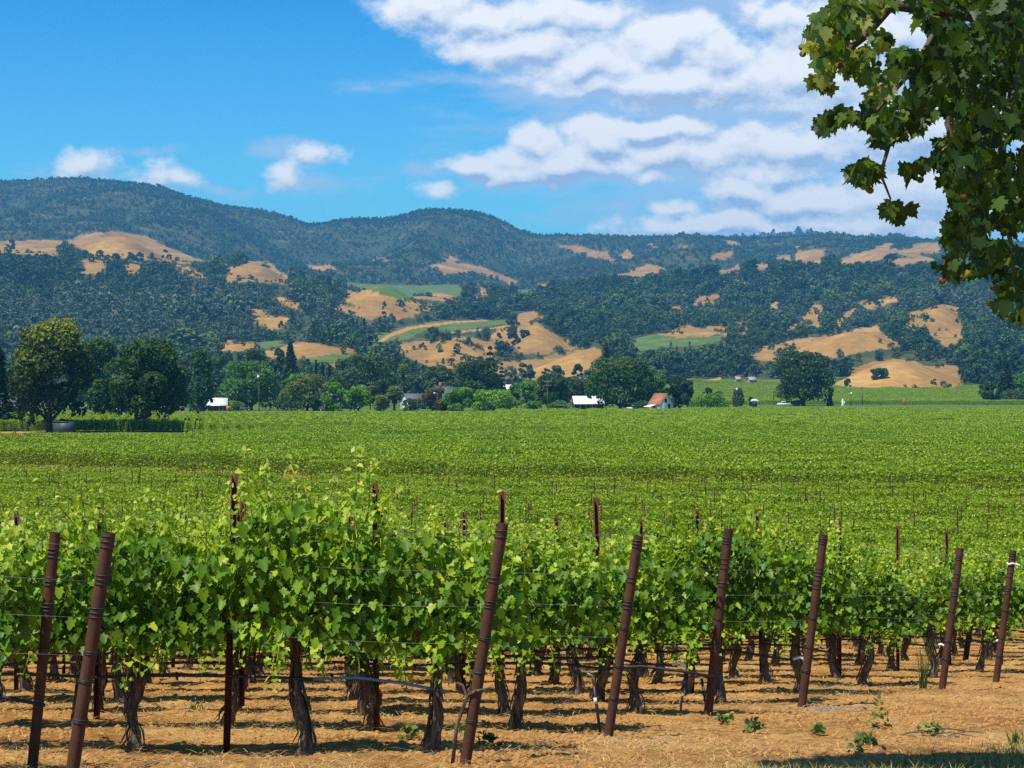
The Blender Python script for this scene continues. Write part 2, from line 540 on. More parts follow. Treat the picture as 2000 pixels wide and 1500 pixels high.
def berm(X, d):
    """low ridges of worked soil along the rows, clods between"""
    return .05 * fbm(X * .9, d * 1.3, 3, 3) + .045 * fbm(X * 4, d * 4, 9, 4, .6)


def TZ(X, d):
    X, d = np.broadcast_arrays(np.asarray(X, float), np.asarray(d, float))
    z = near_z(X, d)
    z = z + np.where(d < 70, berm(X, d) * np.clip((70 - d) / 30, 0, 1), 0)
    m = d > 845
    if m.any():
        px = 1000 + F * X[m] / d[m]; dd = d[m]
        a = np.clip((px - PXG[0]) / 10, 0, len(PXG) - 1.001); b = np.clip((np.log(dd) - math.log(840)) / .004, 0, len(DG) - 1.001)
        i, j = a.astype(int), b.astype(int); u, v = a - i, b - j
        y = (YB[j, i] * (1 - u) + YB[j, i + 1] * u) * (1 - v) + (YB[j + 1, i] * (1 - u) + YB[j + 1, i + 1] * u) * v
        zz = EYE - (y - 750) * dd / F
        Xm = X[m]
        a1 = np.interp(dd, [1050, 1500, 2600, 3000], [0, 9, 17, 0])
        zz = zz + a1 * fbm(Xm / 150, dd / 190, 21, 4)
        a2 = np.interp(dd, [3000, 3800, 4800, 5300, 6500, 9000], [0, 50, 75, 10, 10, 12])
        q = 1 - 2 * np.abs(fbm(Xm / 420 + .35 * fbm(Xm / 900, dd / 900, 5, 2), dd / 1500, 31, 3))
        zz = zz + a2 * (q - .45) + np.interp(dd, [3000, 3800, 5300, 9000], [0, 9, 5, 5]) * fbm(Xm / 120, dd / 140, 41, 3)
        w = np.clip((dd - 845) / 60, 0, 1)
        z = z.copy(); z[m] = zz * w
    return z


def pix(X, d, z): return 1000 + F * X / d, 750 - F * (z - EYE) / d
def gx(px, d): return (px - 1000) / F * d
def at(px, d):
    X = gx(px, d); return (float(X), float(d), float(TZ(np.array([X]), np.array([d]))[0]))


GRASS = [
    [(0, 471), (60, 470), (130, 470), (150, 474), (105, 480), (115, 497), (90, 497), (0, 492)],
    [(145, 478), (175, 463), (230, 458), (285, 468), (320, 485), (370, 503), (412, 514), (350, 510), (310, 510), (250, 500), (225, 503), (195, 527), (168, 532), (170, 508), (185, 498), (165, 488)],
    [(245, 514), (275, 514), (275, 532), (245, 532)], [(342, 518), (365, 522), (406, 542), (390, 542), (345, 529)],
    [(425, 527), (470, 520), (480, 513), (525, 516), (535, 527), (565, 545), (560, 552), (520, 550), (440, 549), (440, 543), (452, 530)],
    [(555, 525), (600, 540), (625, 557), (560, 530)], [(480, 591), (497, 601), (497, 605), (520, 610), (525, 617), (560, 620), (562, 627), (545, 639), (535, 642), (500, 629)],
    [(545, 580), (580, 591), (605, 596), (600, 604), (570, 600), (545, 590)],
    [(675, 573), (720, 568), (750, 578), (838, 596), (810, 612), (775, 619), (740, 612), (690, 594), (680, 588)],
    [(648, 600), (680, 598), (710, 605), (740, 615), (725, 625), (695, 615), (650, 603)],
    [(810, 580), (850, 573), (885, 578), (885, 592), (860, 587), (820, 584)], [(925, 570), (940, 562), (960, 575), (945, 582), (930, 590)],
    [(840, 518), (870, 513), (880, 502), (895, 510), (893, 516), (915, 517), (940, 522), (975, 535), (1000, 545), (995, 550), (960, 540), (920, 533), (870, 536), (862, 527), (845, 524)],
    [(1050, 555), (1070, 553), (1072, 562), (1060, 562)], [(1095, 480), (1130, 482), (1165, 492), (1200, 507), (1195, 512), (1150, 500), (1140, 495), (1100, 485)],
    [(1150, 492), (1185, 492), (1185, 500), (1160, 503)], [(1215, 502), (1230, 490), (1240, 505), (1220, 507)],
    [(1205, 538), (1225, 530), (1250, 523), (1260, 518), (1275, 518), (1297, 527), (1280, 535), (1250, 540), (1215, 540)],
    [(1005, 622), (1040, 613), (1072, 630), (1050, 632), (1065, 645), (1100, 660), (1120, 674), (1105, 680), (1070, 687), (1020, 685), (1005, 672), (965, 667), (960, 660), (985, 640), (1000, 632)],
    [(780, 672), (830, 667), (880, 663), (920, 664), (960, 675), (978, 690), (960, 702), (920, 707), (890, 715), (850, 714), (830, 707), (795, 692)],
    [(960, 712), (1020, 703), (1080, 698), (1120, 688), (1150, 682), (1182, 695), (1182, 718), (1150, 726), (1100, 732), (1050, 738), (1000, 734), (965, 724)],
    [(420, 684), (432, 672), (450, 667), (490, 670), (502, 685), (470, 686)], [(515, 690), (560, 680), (590, 669), (640, 677), (683, 683), (690, 691), (640, 694), (590, 697), (530, 699)],
    [(622, 714), (660, 702), (692, 702), (640, 717)], [(1300, 602), (1330, 597), (1330, 607), (1310, 612)], [(1350, 588), (1380, 578), (1415, 571), (1415, 580), (1395, 588), (1360, 597)],
    [(1293, 653), (1320, 643), (1345, 637), (1370, 643), (1395, 635), (1417, 638), (1417, 651), (1380, 657), (1330, 659)], [(1437, 637), (1460, 622), (1470, 635), (1450, 652), (1440, 645)],
    [(1520, 652), (1555, 635), (1570, 615), (1590, 600), (1610, 602), (1600, 625), (1610, 638), (1570, 637), (1545, 645), (1525, 655)], [(1505, 590), (1525, 590), (1520, 602), (1505, 600)],
    [(1620, 635), (1650, 612), (1672, 603), (1672, 612), (1650, 625), (1640, 638)], [(1680, 590), (1710, 588), (1735, 580), (1762, 585), (1705, 605), (1690, 598)],
    [(1472, 691), (1530, 672), (1580, 662), (1640, 655), (1690, 645), (1705, 638), (1717, 655), (1748, 674), (1720, 680), (1690, 683), (1660, 692), (1610, 700), (1560, 700), (1500, 700)],
    [(1770, 625), (1800, 607), (1840, 600), (1872, 605), (1874, 625), (1887, 640), (1875, 662), (1845, 672), (1825, 657), (1800, 641), (1775, 636)],
    [(1615, 752), (1650, 745), (1670, 725), (1690, 712), (1740, 704), (1780, 709), (1800, 718), (1857, 714), (1872, 740), (1862, 759), (1700, 758), (1625, 754)],
    [(1395, 500), (1430, 490), (1430, 503), (1398, 509)], [(1398, 526), (1430, 525), (1445, 519), (1449, 530), (1410, 533)], [(1473, 517), (1502, 514), (1502, 525), (1485, 529)],
    [(1515, 500), (1540, 497), (1538, 505), (1515, 506)], [(1560, 492), (1605, 488), (1608, 506), (1580, 515), (1562, 510)], [(1648, 505), (1700, 488), (1740, 478), (1735, 498), (1690, 512), (1650, 516)],
    [(1740, 490), (1800, 478), (1835, 476), (1835, 492), (1780, 500)], [(1730, 508), (1800, 502), (1830, 508), (1760, 518)], [(1420, 472), (1440, 472), (1440, 479), (1422, 478)], [(1265, 478), (1280, 477), (1276, 483)],
    [(1325, 477), (1340, 480), (1328, 484)], [(1515, 523), (1530, 517), (1528, 526)], [(1550, 483), (1562, 480), (1556, 487)], [(985, 545), (1003, 551), (990, 553)], [(1870, 525), (1915, 520), (1935, 535), (1890, 540)],
    [(600, 520), (640, 517), (655, 525), (620, 530)], [(720, 505), (740, 502), (755, 508), (730, 510)]]
GREEN = [
    [(612, 545), (660, 550), (720, 555), (800, 558), (890, 556), (912, 565), (900, 577), (830, 579), (790, 585), (760, 587), (700, 562), (620, 552)],
    [(735, 655), (780, 640), (850, 627), (950, 625), (985, 625), (985, 633), (960, 637), (890, 647), (850, 642), (830, 645), (800, 662), (760, 669), (735, 662)],
    [(585, 702), (640, 692), (702, 690), (690, 704), (620, 710)], [(488, 669), (550, 665), (557, 673), (520, 682)],
    [(1216, 668), (1260, 655), (1310, 652), (1350, 658), (1410, 655), (1407, 666), (1370, 674), (1300, 679), (1245, 687), (1225, 682)],
    [(975, 566), (1050, 566), (1052, 573), (975, 572)], [(1020, 625), (960, 625), (960, 632), (1015, 634)]]
TRACK = [[(733, 670), (760, 652), (800, 638), (880, 628), (950, 624), (952, 627), (880, 632), (805, 643), (765, 657), (742, 672)], [(880, 648), (960, 640), (985, 636), (985, 640), (930, 646), (885, 652)],
         [(1362, 746), (1400, 738), (1412, 734), (1412, 740), (1380, 748), (1365, 752)], [(1690, 770), (1715, 759), (1728, 756), (1728, 760), (1705, 766)]]


def grown(p, k=1.10):
    cx_, cy_ = sum(q[0] for q in p) / len(p), sum(q[1] for q in p) / len(p)
    return [(cx_ + (x - cx_) * k, cy_ + (y - cy_) * (k + .08)) for x, y in p]


GRASS = [grown(p) for p in GRASS]


def cover_of(px, py, d):
    """0 woodland soil, 1 dry grass, 2 vineyard green, 3 track"""
    c = np.zeros(np.shape(px), int)
    wob = 6.5 * fbm(px / 20, py / 9, 77, 4, .6)
    pxx, pyy = px + 2 * wob, py + .7 * wob
    c[(d > 845) & (py > 757) & (px > 1150)] = 2
    c[(d > 845) & (py > 741) & (px > 1290) & (px < 1640)] = 2
    for p in GREEN: c[inside(px, py, p) & (d > 1000)] = 2
    for p in GRASS: c[inside(pxx, pyy, p) & (d > 1000)] = 1
    for p in TRACK: c[inside(px, py, p) & (d > 845)] = 3
    return c


def terrain_mat():
    m = Mat('valley_and_hills', .9, .1)
    geo = m.N('ShaderNodeNewGeometry').outputs['Position']
    def nz(sc, det=5, r=.6, sy=1.0):
        mp = m.N('ShaderNodeMapping'); mp.inputs['Scale'].default_value = (sc, sc * sy, sc); m.L(geo, mp.inputs[0])
        return m.noise(1.0, det, r, mp.outputs[0])
    cov = m.N('ShaderNodeVertexColor', layer_name='cover'); sp = m.N('ShaderNodeSeparateColor'); m.L(cov.outputs[0], sp.inputs[0])
    soil_n = m.math('ADD', m.math('MULTIPLY', nz(.9, 8, .65), .55), m.math('MULTIPLY', nz(9, 8, .7), .45))
    soil = m.ramp(soil_n, [(.35, (.13, .060, .020)), (.46, (.33, .158, .043)), (.56, (.52, .288, .094)), (.69, (.70, .46, .185))])
    wood = m.ramp(nz(.02, 6, .7), [(.32, (.028, .042, .012)), (.54, (.055, .066, .020)), (.74, (.18, .12, .05))])
    grass = m.ramp(m.math('ADD', m.math('MULTIPLY', nz(.012, 6, .6), .6), m.math('MULTIPLY', nz(.12, 5, .7), .4)),
                   [(.32, (.14, .092, .026)), (.43, (.24, .130, .034)), (.54, (.34, .190, .050)), (.68, (.48, .295, .095))])
    vine = m.ramp(nz(.05, 6, .7, 3.0), [(.3, (.050, .085, .014)), (.5, (.085, .135, .022)), (.7, (.16, .19, .045))])
    gul = m.math('ABSOLUTE', m.math('SUBTRACT', nz(.018, 4, .6, .35), .5))          # gullies and cattle paths worn into the dry slopes
    grass = m.mix(m.math('MULTIPLY', m.math('SUBTRACT', .045, gul, clamp=True), 9.0, clamp=True), grass, (.20, .135, .06))
    grass = m.mix(m.ramp(nz(.045, 6, .75), [(.60, (0, 0, 0)), (.72, (1, 1, 1))]), grass, (.17, .15, .06))
    c = m.mix(sp.outputs[0], wood, grass)
    c = m.mix(sp.outputs[1], c, vine)
    c = m.mix(sp.outputs[2], c, soil)
    m.color(c)
    m.bump(m.math('ADD', nz(14, 8, .75), m.math('MULTIPLY', nz(60, 6, .7), .35)), .9, .05)
    return m.m


def grid_mesh(name, us, ds, mat):
    D, U = np.meshgrid(ds, us, indexing='ij')
    X = U * (D + 20)
    Z = TZ(X, D)
    V = np.stack([X, D, Z], -1).reshape(-1, 3)
    nu, nd = len(us), len(ds)
    a = (np.arange(nd - 1)[:, None] * nu + np.arange(nu - 1)[None]).ravel()
    Fc = np.stack([a, a + 1, a + nu + 1, a + nu], 1)
    me = new_mesh(name, V, Fc, mat, None, True)
    px, py = pix(X.ravel(), np.maximum(D.ravel(), 1.0), Z.ravel())
    c = cover_of(px, py, D.ravel())
    dr = D.ravel(); c = np.where(dr < 846, np.where((dr > 206) & ~((dr > 333) & (dr < 353) & (px < 150)), 2, 3), c)
    colr = np.zeros((len(V), 4), np.float32); colr[:, 3] = 1
    for k in (1, 2, 3): colr[c == k, k - 1] = 1
    at_ = me.color_attributes.new('cover', 'FLOAT_COLOR', 'POINT'); at_.data.foreach_set('color', colr.ravel())
    return put(name, me)


TM = terrain_mat()
u_in = np.linspace(-.27, .27, 640)
us = np.concatenate([np.linspace(-.6, -.27, 60)[:-1], u_in, np.linspace(.27, .6, 60)[1:]])
ds = [-16.0]
while ds[-1] < 9790:
    d = ds[-1]
    ds.append(d + (1.0 if d < 12 else .07 if d < 36 else .25 if d < 70 else d * .03 if d < 840 else d * .0045))
terrain = tag(grid_mesh('ground', us, np.array(ds), TM), kind='structure')

# the air between here and the mountains
hz = MB(); hz.box((0, 4700, 320), (13600, 10800, 660))
hm = bpy.data.materials.new('hazy_air'); hm.use_nodes = True
hn = hm.node_tree; hn.nodes.clear()
ho, hv = hn.nodes.new('ShaderNodeOutputMaterial'), hn.nodes.new('ShaderNodeVolumePrincipled')
hv.inputs['Color'].default_value = (.13, .50, .92, 1); hv.inputs['Density'].default_value = 0.92e-4; hv.inputs['Anisotropy'].default_value = 0.0
hn.links.new(hv.outputs[0], ho.inputs['Volume'])
haze = tag(hz.build('haze', hm), kind='stuff')

# ------------------------------------------------------------------ woodland and trees
LEAF_STOPS = {
    'oak':    [(0, (0.017, 0.041, 0.013)), (.5, (0.043, 0.084, 0.023)), (1, (0.102, 0.145, 0.041))],
    'dark':   [(0, (0.017, 0.043, 0.012)), (.5, (0.043, 0.096, 0.020)), (1, (0.109, 0.181, 0.032))],
    'green':  [(0, (0.036, 0.094, 0.017)), (.5, (0.087, 0.196, 0.036)), (1, (0.174, 0.304, 0.058))],
    'bright': [(0, (0.043, 0.123, 0.009)), (.5, (0.123, 0.268, 0.017)), (1, (0.261, 0.406, 0.032))],
    'olive':  [(0, (0.065, 0.102, 0.020)), (.5, (0.138, 0.181, 0.036)), (1, (0.246, 0.261, 0.058))],
    'gold':   [(0, (0.102, 0.138, 0.014)), (.5, (0.246, 0.275, 0.026)), (1, (0.420, 0.392, 0.051))],
    'grey':   [(0, (0.043, 0.080, 0.038)), (.5, (0.094, 0.138, 0.070)), (1, (0.160, 0.196, 0.102))],
    'pine':   [(0, (0.012, 0.032, 0.014)), (.5, (0.026, 0.064, 0.026)), (1, (0.070, 0.116, 0.035))],
    'rust':   [(0, (0.043, 0.043, 0.014)), (.5, (0.109, 0.094, 0.026)), (1, (0.189, 0.152, 0.043))],
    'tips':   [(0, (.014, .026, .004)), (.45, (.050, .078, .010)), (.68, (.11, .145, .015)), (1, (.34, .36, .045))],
    'tips_old': [(0, (0.023, 0.058, 0.010)), (.45, (0.065, 0.138, 0.017)), (.7, (0.160, 0.261, 0.026)), (1, (0.392, 0.478, 0.051))],
}
LM = {k: leaf_mat('foliage_' + k, v, .28, .6, .2, .3) for k, v in LEAF_STOPS.items()}
FOREST_GREY = leaf_mat('woodland_grey', [(0, (0.040, 0.067, 0.034)), (.4, (0.083, 0.117, 0.060)), (.75, (0.132, 0.167, 0.090)), (1, (0.230, 0.241, 0.161))], .12, .7, .12, .55)
FOREST_DARK = leaf_mat('woodland_dark', [(0, (0.017, 0.043, 0.013)), (.5, (0.046, 0.090, 0.023)), (.8, (0.080, 0.131, 0.035)), (1, (0.145, 0.189, 0.065))], .12, .7, .12, .55)
FOREST_MAT = leaf_mat('woodland_leaves', [(0, (0.022, 0.055, 0.014)), (.35, (0.053, 0.103, 0.022)), (.6, (0.088, 0.144, 0.031)), (.8, (0.138, 0.188, 0.050)), (1, (0.237, 0.263, 0.106))], .12, .7, .12, .55)
BARK = None


def bark_mat():
    m = Mat('bark', .9, .15)
    n = m.noise(6, 6, .65, m.coord('Object', (1, 1, .25)))
    m.color(m.ramp(n, [(.3, (.035, .024, .016)), (.55, (.095, .070, .050)), (.75, (.20, .155, .115))]))
    m.bump(n, .8, .05)
    return m.m


BARK = bark_mat()


def crown_mesh(name, lobes, n, size, mat, g, tone=(.5, .2), up=.35, tips=0.0, tpl=FIVE, tplf=FIVE_F, flat=.55):
    """leaf clumps over the lobes; lobes: rows of x, y, z, rx, ry, rz"""
    lobes = np.array(lobes, float)
    w = (lobes[:, 3] * lobes[:, 5]) + .3 * lobes[:, 3] * lobes[:, 4]
    k = g.choice(len(lobes), int(n * 1.5), p=w / w.sum())
    q = unit(g.normal(size=(len(k), 3)))
    q[:, 2] = np.where((q[:, 2] < -.5) & (g.random(len(k)) < .6), -q[:, 2], q[:, 2])
    rad = g.uniform(.70, 1.06, len(k))[:, None]
    pos = lobes[k, :3] + q * rad * lobes[k, 3:6]
    keep = np.ones(len(k), bool)
    for j, lb in enumerate(lobes):                      # not deep inside another lobe
        dd = (((pos - lb[:3]) / lb[3:6]) ** 2).sum(1)
        keep &= (dd > .45) | (k == j)
    pos, q, k = pos[keep][:n], q[keep][:n], k[keep][:n]
    nrm = unit(q * 1.0 + np.array([0, 0, up]) + g.normal(size=q.shape) * flat)
    tip = unit(g.normal(size=q.shape) + np.array([0, 0, -.4]))
    lt = g.uniform(-1, 1, len(lobes))
    t = tone[0] + tone[1] * (.55 * lt[k] + .75 * g.uniform(-1, 1, len(k)))
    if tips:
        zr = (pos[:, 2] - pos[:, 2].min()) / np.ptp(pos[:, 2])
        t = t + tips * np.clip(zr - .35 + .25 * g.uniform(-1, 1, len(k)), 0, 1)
    s = size * g.uniform(.6, 1.4, len(k))
    V, Fc, T = place_leaves(tpl, tplf, pos, tip, nrm, s, np.clip(t, 0, 1))
    return new_mesh(name, V, Fc, mat, T)


def oak_lobes(g, h, w, base=.22, n=16, flat=1.0, round_top=.5):
    n = int(n * 1.45)
    """lobes of a broad crown, local units: metres, foot of the tree at 0"""
    L_ = []
    zb, zt = base * h, h
    for i in range(n):
        f = (i + .5) / n
        z = zb + (zt - zb) * (.12 + .80 * g.uniform(0, 1))
        zr = (z - zb) / (zt - zb)
        lim = w * .5 * math.sqrt(max(.08, 1 - (abs(zr - .40) / .64) ** 2.0)) * .80
        a = 2.399 * i + g.uniform(-.4, .4); r = lim * math.sqrt(g.uniform(.12, 1))
        s = w * g.uniform(.085, .185)
        z = min(z, zt - s * .75)
        L_.append((r * cos(a), r * sin(a), z, s, s, s * g.uniform(.65, .95) * flat))
    s = w * .18
    L_.append((g.uniform(-.1, .1) * w, 0, zt - s, s, s, s))
    return L_


def conifer_mesh(name, h, w, n, mat, g, size, base=.08, sparse=0.0, power=.9, layers=0):
    z = g.uniform(0, 1, n) ** 1.25
    if layers: z = np.clip((np.floor(z * layers) + .5 + g.normal(0, .10, n)) / layers, 0, .99)
    rmax = w * .5 * (1 - z) ** power * (1 - .25 * sparse * vnoise(z * 14, np.zeros(n), 3)) + .012 * h
    a = g.uniform(0, 2 * pi, n)
    if layers: a = 2 * pi * (np.floor(a / (2 * pi) * 5) + .5 + g.normal(0, .18, n)) / 5 + np.floor(z * layers) * 1.3
    r = rmax * (g.uniform(.25, 1, n) ** .6) * (1 - .3 * vnoise(a * 1.6 + 3, z * 11, 8))
    pos = np.stack([r * np.cos(a), r * np.sin(a), base * h + z * (1 - base) * h - .18 * r], 1)
    out = np.stack([np.cos(a), np.sin(a), np.zeros(n)], 1)
    tip = unit(out + np.array([0, 0, -.25]) + g.normal(size=out.shape) * .3)
    nrm = unit(np.array([0, 0, 1.0]) + out * .5 + g.normal(size=out.shape) * .35)
    V, Fc, T = place_leaves(QUAD * np.array([.7, 1.5, 1]), QUAD_F, pos, tip, nrm, size * g.uniform(.6, 1.3, n), np.clip(.5 + .25 * g.normal(size=n), 0, 1))
    return new_mesh(name, V, Fc, mat, T)


def trunk_mb(g, h, r, top, off=(0, 0), forks=4, spread=.3, w=5.0):
    m = MB()
    o = np.array([off[0], off[1], 0])
    c = np.array([g.uniform(-.3, .3), g.uniform(-.2, .2), top * .5])
    path = [o + (0, 0, -.25), o + (0, 0, .05), o * .7 + c * .6, c * 1.0 + (0, 0, top * .08)]
    m.tube(path, [r * 1.5, r * 1.15, r * .9, r * .75], 9, jitter=.1)
    for i in range(forks):
        a = 2 * pi * i / forks + g.uniform(-.4, .4); l = w * .5 * spread * g.uniform(.8, 1.4)
        e = np.array([l * cos(a), l * sin(a), top * g.uniform(.95, 1.3)])
        m.tube([path[2], (path[2] + e) * .5 + (0, 0, -.04 * top), e], [r * .6, r * .42, r * .18], 6)
    return m


def tree(name, label, cat, px, d, ytop, wpx, kind, mat, seed, n=2400, group=None, base=.2, size=None, off=0.0, lobes=16, tone=(.5, .2), tips=0.0, sub=None, flat=1.0, zoff=0.0):
    g = np.random.default_rng(1000 + seed)
    X, Y, Z = at(px, d)
    Z += zoff
    top = EYE + (750 - ytop) * d / F
    h = top - Z; w = wpx / F * d
    root = tag(empty(name, (X, Y, Z)), label, cat, group)
    size = (size or max(.22, .055 * math.sqrt(h * w))) * .74; n = int(n * 1.6)
    if kind in ('oak', 'round', 'column'):
        if kind == 'oak': lb = oak_lobes(g, h, w, base, lobes, flat)
        elif kind == 'round': lb = oak_lobes(g, h, w, base * .5, lobes, flat)
        else:
            lb = []
            for i in range(lobes):
                f = (i + .5) / lobes; s = w * .32 * (1.05 - .75 * abs(f - .35))
                lb.append((g.uniform(-.16, .16) * w, g.uniform(-.16, .16) * w, min(h * (.08 + .9 * f), h - s), s, s, s * 1.3))
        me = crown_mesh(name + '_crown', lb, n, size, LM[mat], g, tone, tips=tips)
        trunk_mb(g, h, max(.14, .022 * h + .012 * w), h * (base + .22), (off, 0), 5, .42, w).build('trunk', BARK, root)
    else:
        layers = 11 if kind == 'cedar' else 0
        me = conifer_mesh(name + '_crown', h, w, n, LM[mat], g, size, base, .6, .8 if kind == 'conifer' else .95, layers)
        m = MB(); m.tube([(0, 0, -.3), (0, 0, h * .5), (0, 0, h * .97)], [.02 * h, .012 * h, .003 * h], 7); m.build('trunk', BARK, root)
    put('crown', me, root)
    return root


def palm(label, px, d, ytop, wpx, seed, skirt=True):
    g = np.random.default_rng(seed)
    X, Y, Z = at(px, d)
    h = EYE + (750 - ytop) * d / F - Z; w = wpx / F * d
    root = tag(empty('fan_palm', (X, Y, Z)), label, 'palm', 'palms among the houses')
    hc = h - w * .42
    m = MB(); m.tube([(0, 0, -.2), (0, 0, hc * .5), (.1, 0, hc)], [.38, .30, .32], 9, jitter=.08); m.build('trunk', BARK, root)
    n = 54; pos, tip, nrm, t, s = [], [], [], [], []
    for i in range(n):
        el = g.uniform(-.7, 1.25); a = g.uniform(0, 2 * pi)
        dr = np.array([cos(a) * cos(el), sin(a) * cos(el), sin(el)])
        c = np.array([.1, 0, hc]) + dr * w * .26
        for q in np.linspace(-.75, .75, 7):                   # one fan of seven blades
            side = np.cross(dr, [0, 0, 1.0]); side /= np.linalg.norm(side) + 1e-6
            pos.append(c); tip.append(dr * cos(q) + side * sin(q) + np.array([0, 0, -.25])); nrm.append(np.array([0, 0, 1]) + g.normal(size=3) * .3)
            t.append(np.clip(.5 + .35 * el + g.uniform(-.15, .15), 0, 1)); s.append(w * .25)
    T_ = np.array([(-.10, 0, 0), (.10, 0, 0), (.07, .7, 0), (0, 1, -.1), (-.07, .7, 0)], float)
    V, Fc, T = place_leaves(T_, np.array([[0, 1, 2, 3, 4]]), np.array(pos), np.array(tip), np.array(nrm), np.array(s), np.array(t))
    put('crown', new_mesh('palm_crown', V, Fc, LM['olive'], T), root)
    n = 160; a = g.uniform(0, 2 * pi, n); z = hc - g.uniform(.0, .34, n) * hc if skirt else hc - g.uniform(0, .12, n) * hc
    out = np.stack([np.cos(a), np.sin(a), np.zeros(n)], 1)
    V, Fc, T = place_leaves(T_ * 1.4, np.array([[0, 1, 2, 3, 4]]), out * .42 + np.stack([np.full(n, .08), np.zeros(n), z], 1), out * .35 + np.array([0, 0, -1]), out, np.full(n, w * .2), g.uniform(0, .8, n))
    put('dead_fronds', new_mesh('palm_skirt', V, Fc, LM['rust'], T), root)
    return root


# --- woodland on the hills: too many trees to count
FT = []
for s_ in range(7):
    g = np.random.default_rng(300 + s_)
    lb = oak_lobes(g, 1.0, [1.15, 1.3, 1.0, .9, 1.25, 1.05, .85][s_], .03, 11)
    FT.append(template('woodland_oak', crown_mesh('woodland_oak', lb, 330, .115, (FOREST_MAT, FOREST_MAT, FOREST_MAT, FOREST_GREY, FOREST_GREY, FOREST_DARK, FOREST_DARK)[s_], g, (.45, .22))))
for s_ in range(2):
    g = np.random.default_rng(400 + s_)
    FT.append(template('woodland_conifer', conifer_mesh('woodland_conifer', 1.15, .5, 150, FOREST_DARK, g, .12)))


def woodland(name, d0, d1, step, hgt, seed, keep=1.0):
    g = np.random.default_rng(seed)
    P_ = []
    n = int(1.12 * .5 * (d1 * d1 - d0 * d0) / (step * step) * .5)
    d = np.sqrt(g.uniform(d0 * d0, d1 * d1, n)); px = g.uniform(-240, 2240, n)
    X = gx(px, d); z = TZ(X, d)
    pxx, py = pix(X, d, z)
    hh = hgt * g.uniform(.50, 1.15, n) * (1 + .6 * (g.random(n) < .2)) * (1 + .35 * fbm(X / 90, d / 90, 5, 2))
    top = hh * F / d
    ok = cover_of(px, py, d) == 0
    for f in (.35, .7): ok &= (cover_of(px, py - top * f, d) == 0) | (d > 3300)
    ok &= (cover_of(px, py - top * .95, d) == 0) | (d > 3300) | (g.random(n) < .25)
    ok &= cover_of(px, py - top * .3, d) == 0
    den = vnoise(X / 60, d / 60, 9) * .5 + vnoise(X / 22, d / 22, 19) * .5
    ok &= (den > (.28 if d0 < 3000 else .30))
    ok &= ~((d < 1235) & (px > 1150) & (py > 752))
    ok &= d > 980
    X, d, z, hh = X[ok], d[ok], z[ok], hh[ok]
    con = vnoise(X / 130, d / 200, 61) > .66
    kind = vnoise(X / 170, d / 260, 71) + .11 * g.normal(size=len(X))                # stands of grey pine, live oak and greener wood
    idx = np.where(kind < .40, g.integers(5, 7, len(X)), np.where(kind < .66, g.integers(0, 3, len(X)), g.integers(3, 5, len(X))))
    if d0 > 3000: kind = kind - .22
    idx = np.where(con & (g.random(len(X)) < .6), g.integers(7, 9, len(X)), idx)
    scl = np.stack([hh * g.uniform(.85, 1.25, len(X)), hh * g.uniform(.85, 1.25, len(X)), hh], 1)
    o = scatter(name, np.stack([X, d, z - .3], 1), g.uniform(0, 6.28, len(X)), scl, FT, idx)
    return o, len(X)


_, n1 = woodland('hillside_wood', 990, 1900, 8.6, 9.6, 1)
_, n2 = woodland('ridge_wood', 1900, 3300, 9.8, 10.5, 2)
_, n3 = woodland('mountain_wood', 3300, 6000, 10.5, 5.6, 3)
_, n4 = woodland('far_ridge_wood', 7800, 9200, 45.0, 16.0, 4)
print('WOOD', n1, n2, n3, n4)

# loose scrub and single small oaks strewn over the dry slopes
g = np.random.default_rng(8)
n = 26000; d = np.sqrt(g.uniform(1050 ** 2, 2700 ** 2, n)); px = g.uniform(0, 2000, n); X = gx(px, d); z = TZ(X, d); q_ = pix(X, d, z)
edge = sum((cover_of(q_[0] + a, q_[1] + b, d) == 0).astype(int) for a, b in ((9, 0), (-9, 0), (0, 5), (0, -5))) > 0
ok = (cover_of(q_[0], q_[1], d) == 1) & ((vnoise(X / 35, d / 60, 33) + g.normal(0, .08, n) > .87) | (edge & (vnoise(X / 18, d / 30, 34) > .62)))
X, d, z = X[ok], d[ok], z[ok]; hh = g.uniform(1.0, 5.0, len(X)) * np.where(g.random(len(X)) < .25, 1.5, .8)
scatter('slope_scrub', np.stack([X, d, z - .2], 1), g.uniform(0, 6.28, len(X)), np.stack([hh * 1.2, hh * 1.2, hh], 1), FT, g.integers(0, 7, len(X)))
print('SCRUB', len(X))

# ------------------------------------------------------------------ vineyard
def rust_mat(name, c0, c1, c2):
    m = Mat(name, .85, .2)
    n = m.noise(9, 8, .7, m.coord('Object', (1, 1, .45))); n2 = m.noise(60, 4, .7, m.coord())
    f = m.math('ADD', m.math('MULTIPLY', n, .7), m.math('MULTIPLY', n2, .3))
    m.color(m.ramp(f, [(.3, c0), (.5, c1), (.72, c2)])); m.bump(f, .35, .006)
    return m.m


RUST = rust_mat('rusty_pipe', (.048, .021, .013), (.086, .038, .022), (.15, .072, .042))
STAKE = rust_mat('rusty_stake', (.040, .016, .010), (.085, .030, .016), (.16, .06, .03))
WIRE = plain_mat('galvanised_wire', (.20, .195, .18), .5, .4, .3, 40, .3)
WRAP = plain_mat('dark_wire', (.035, .034, .034), .5, .4, .3, 30)
HOSE = plain_mat('black_hose', (.018, .018, .019), .45, .45, .3, 12)
BLUE = plain_mat('blue_hose', (.10, .22, .38), .4, .5, .15, 12)
WHITE = plain_mat('white_pvc', (.78, .78, .74), .4, .4, .06, 12)


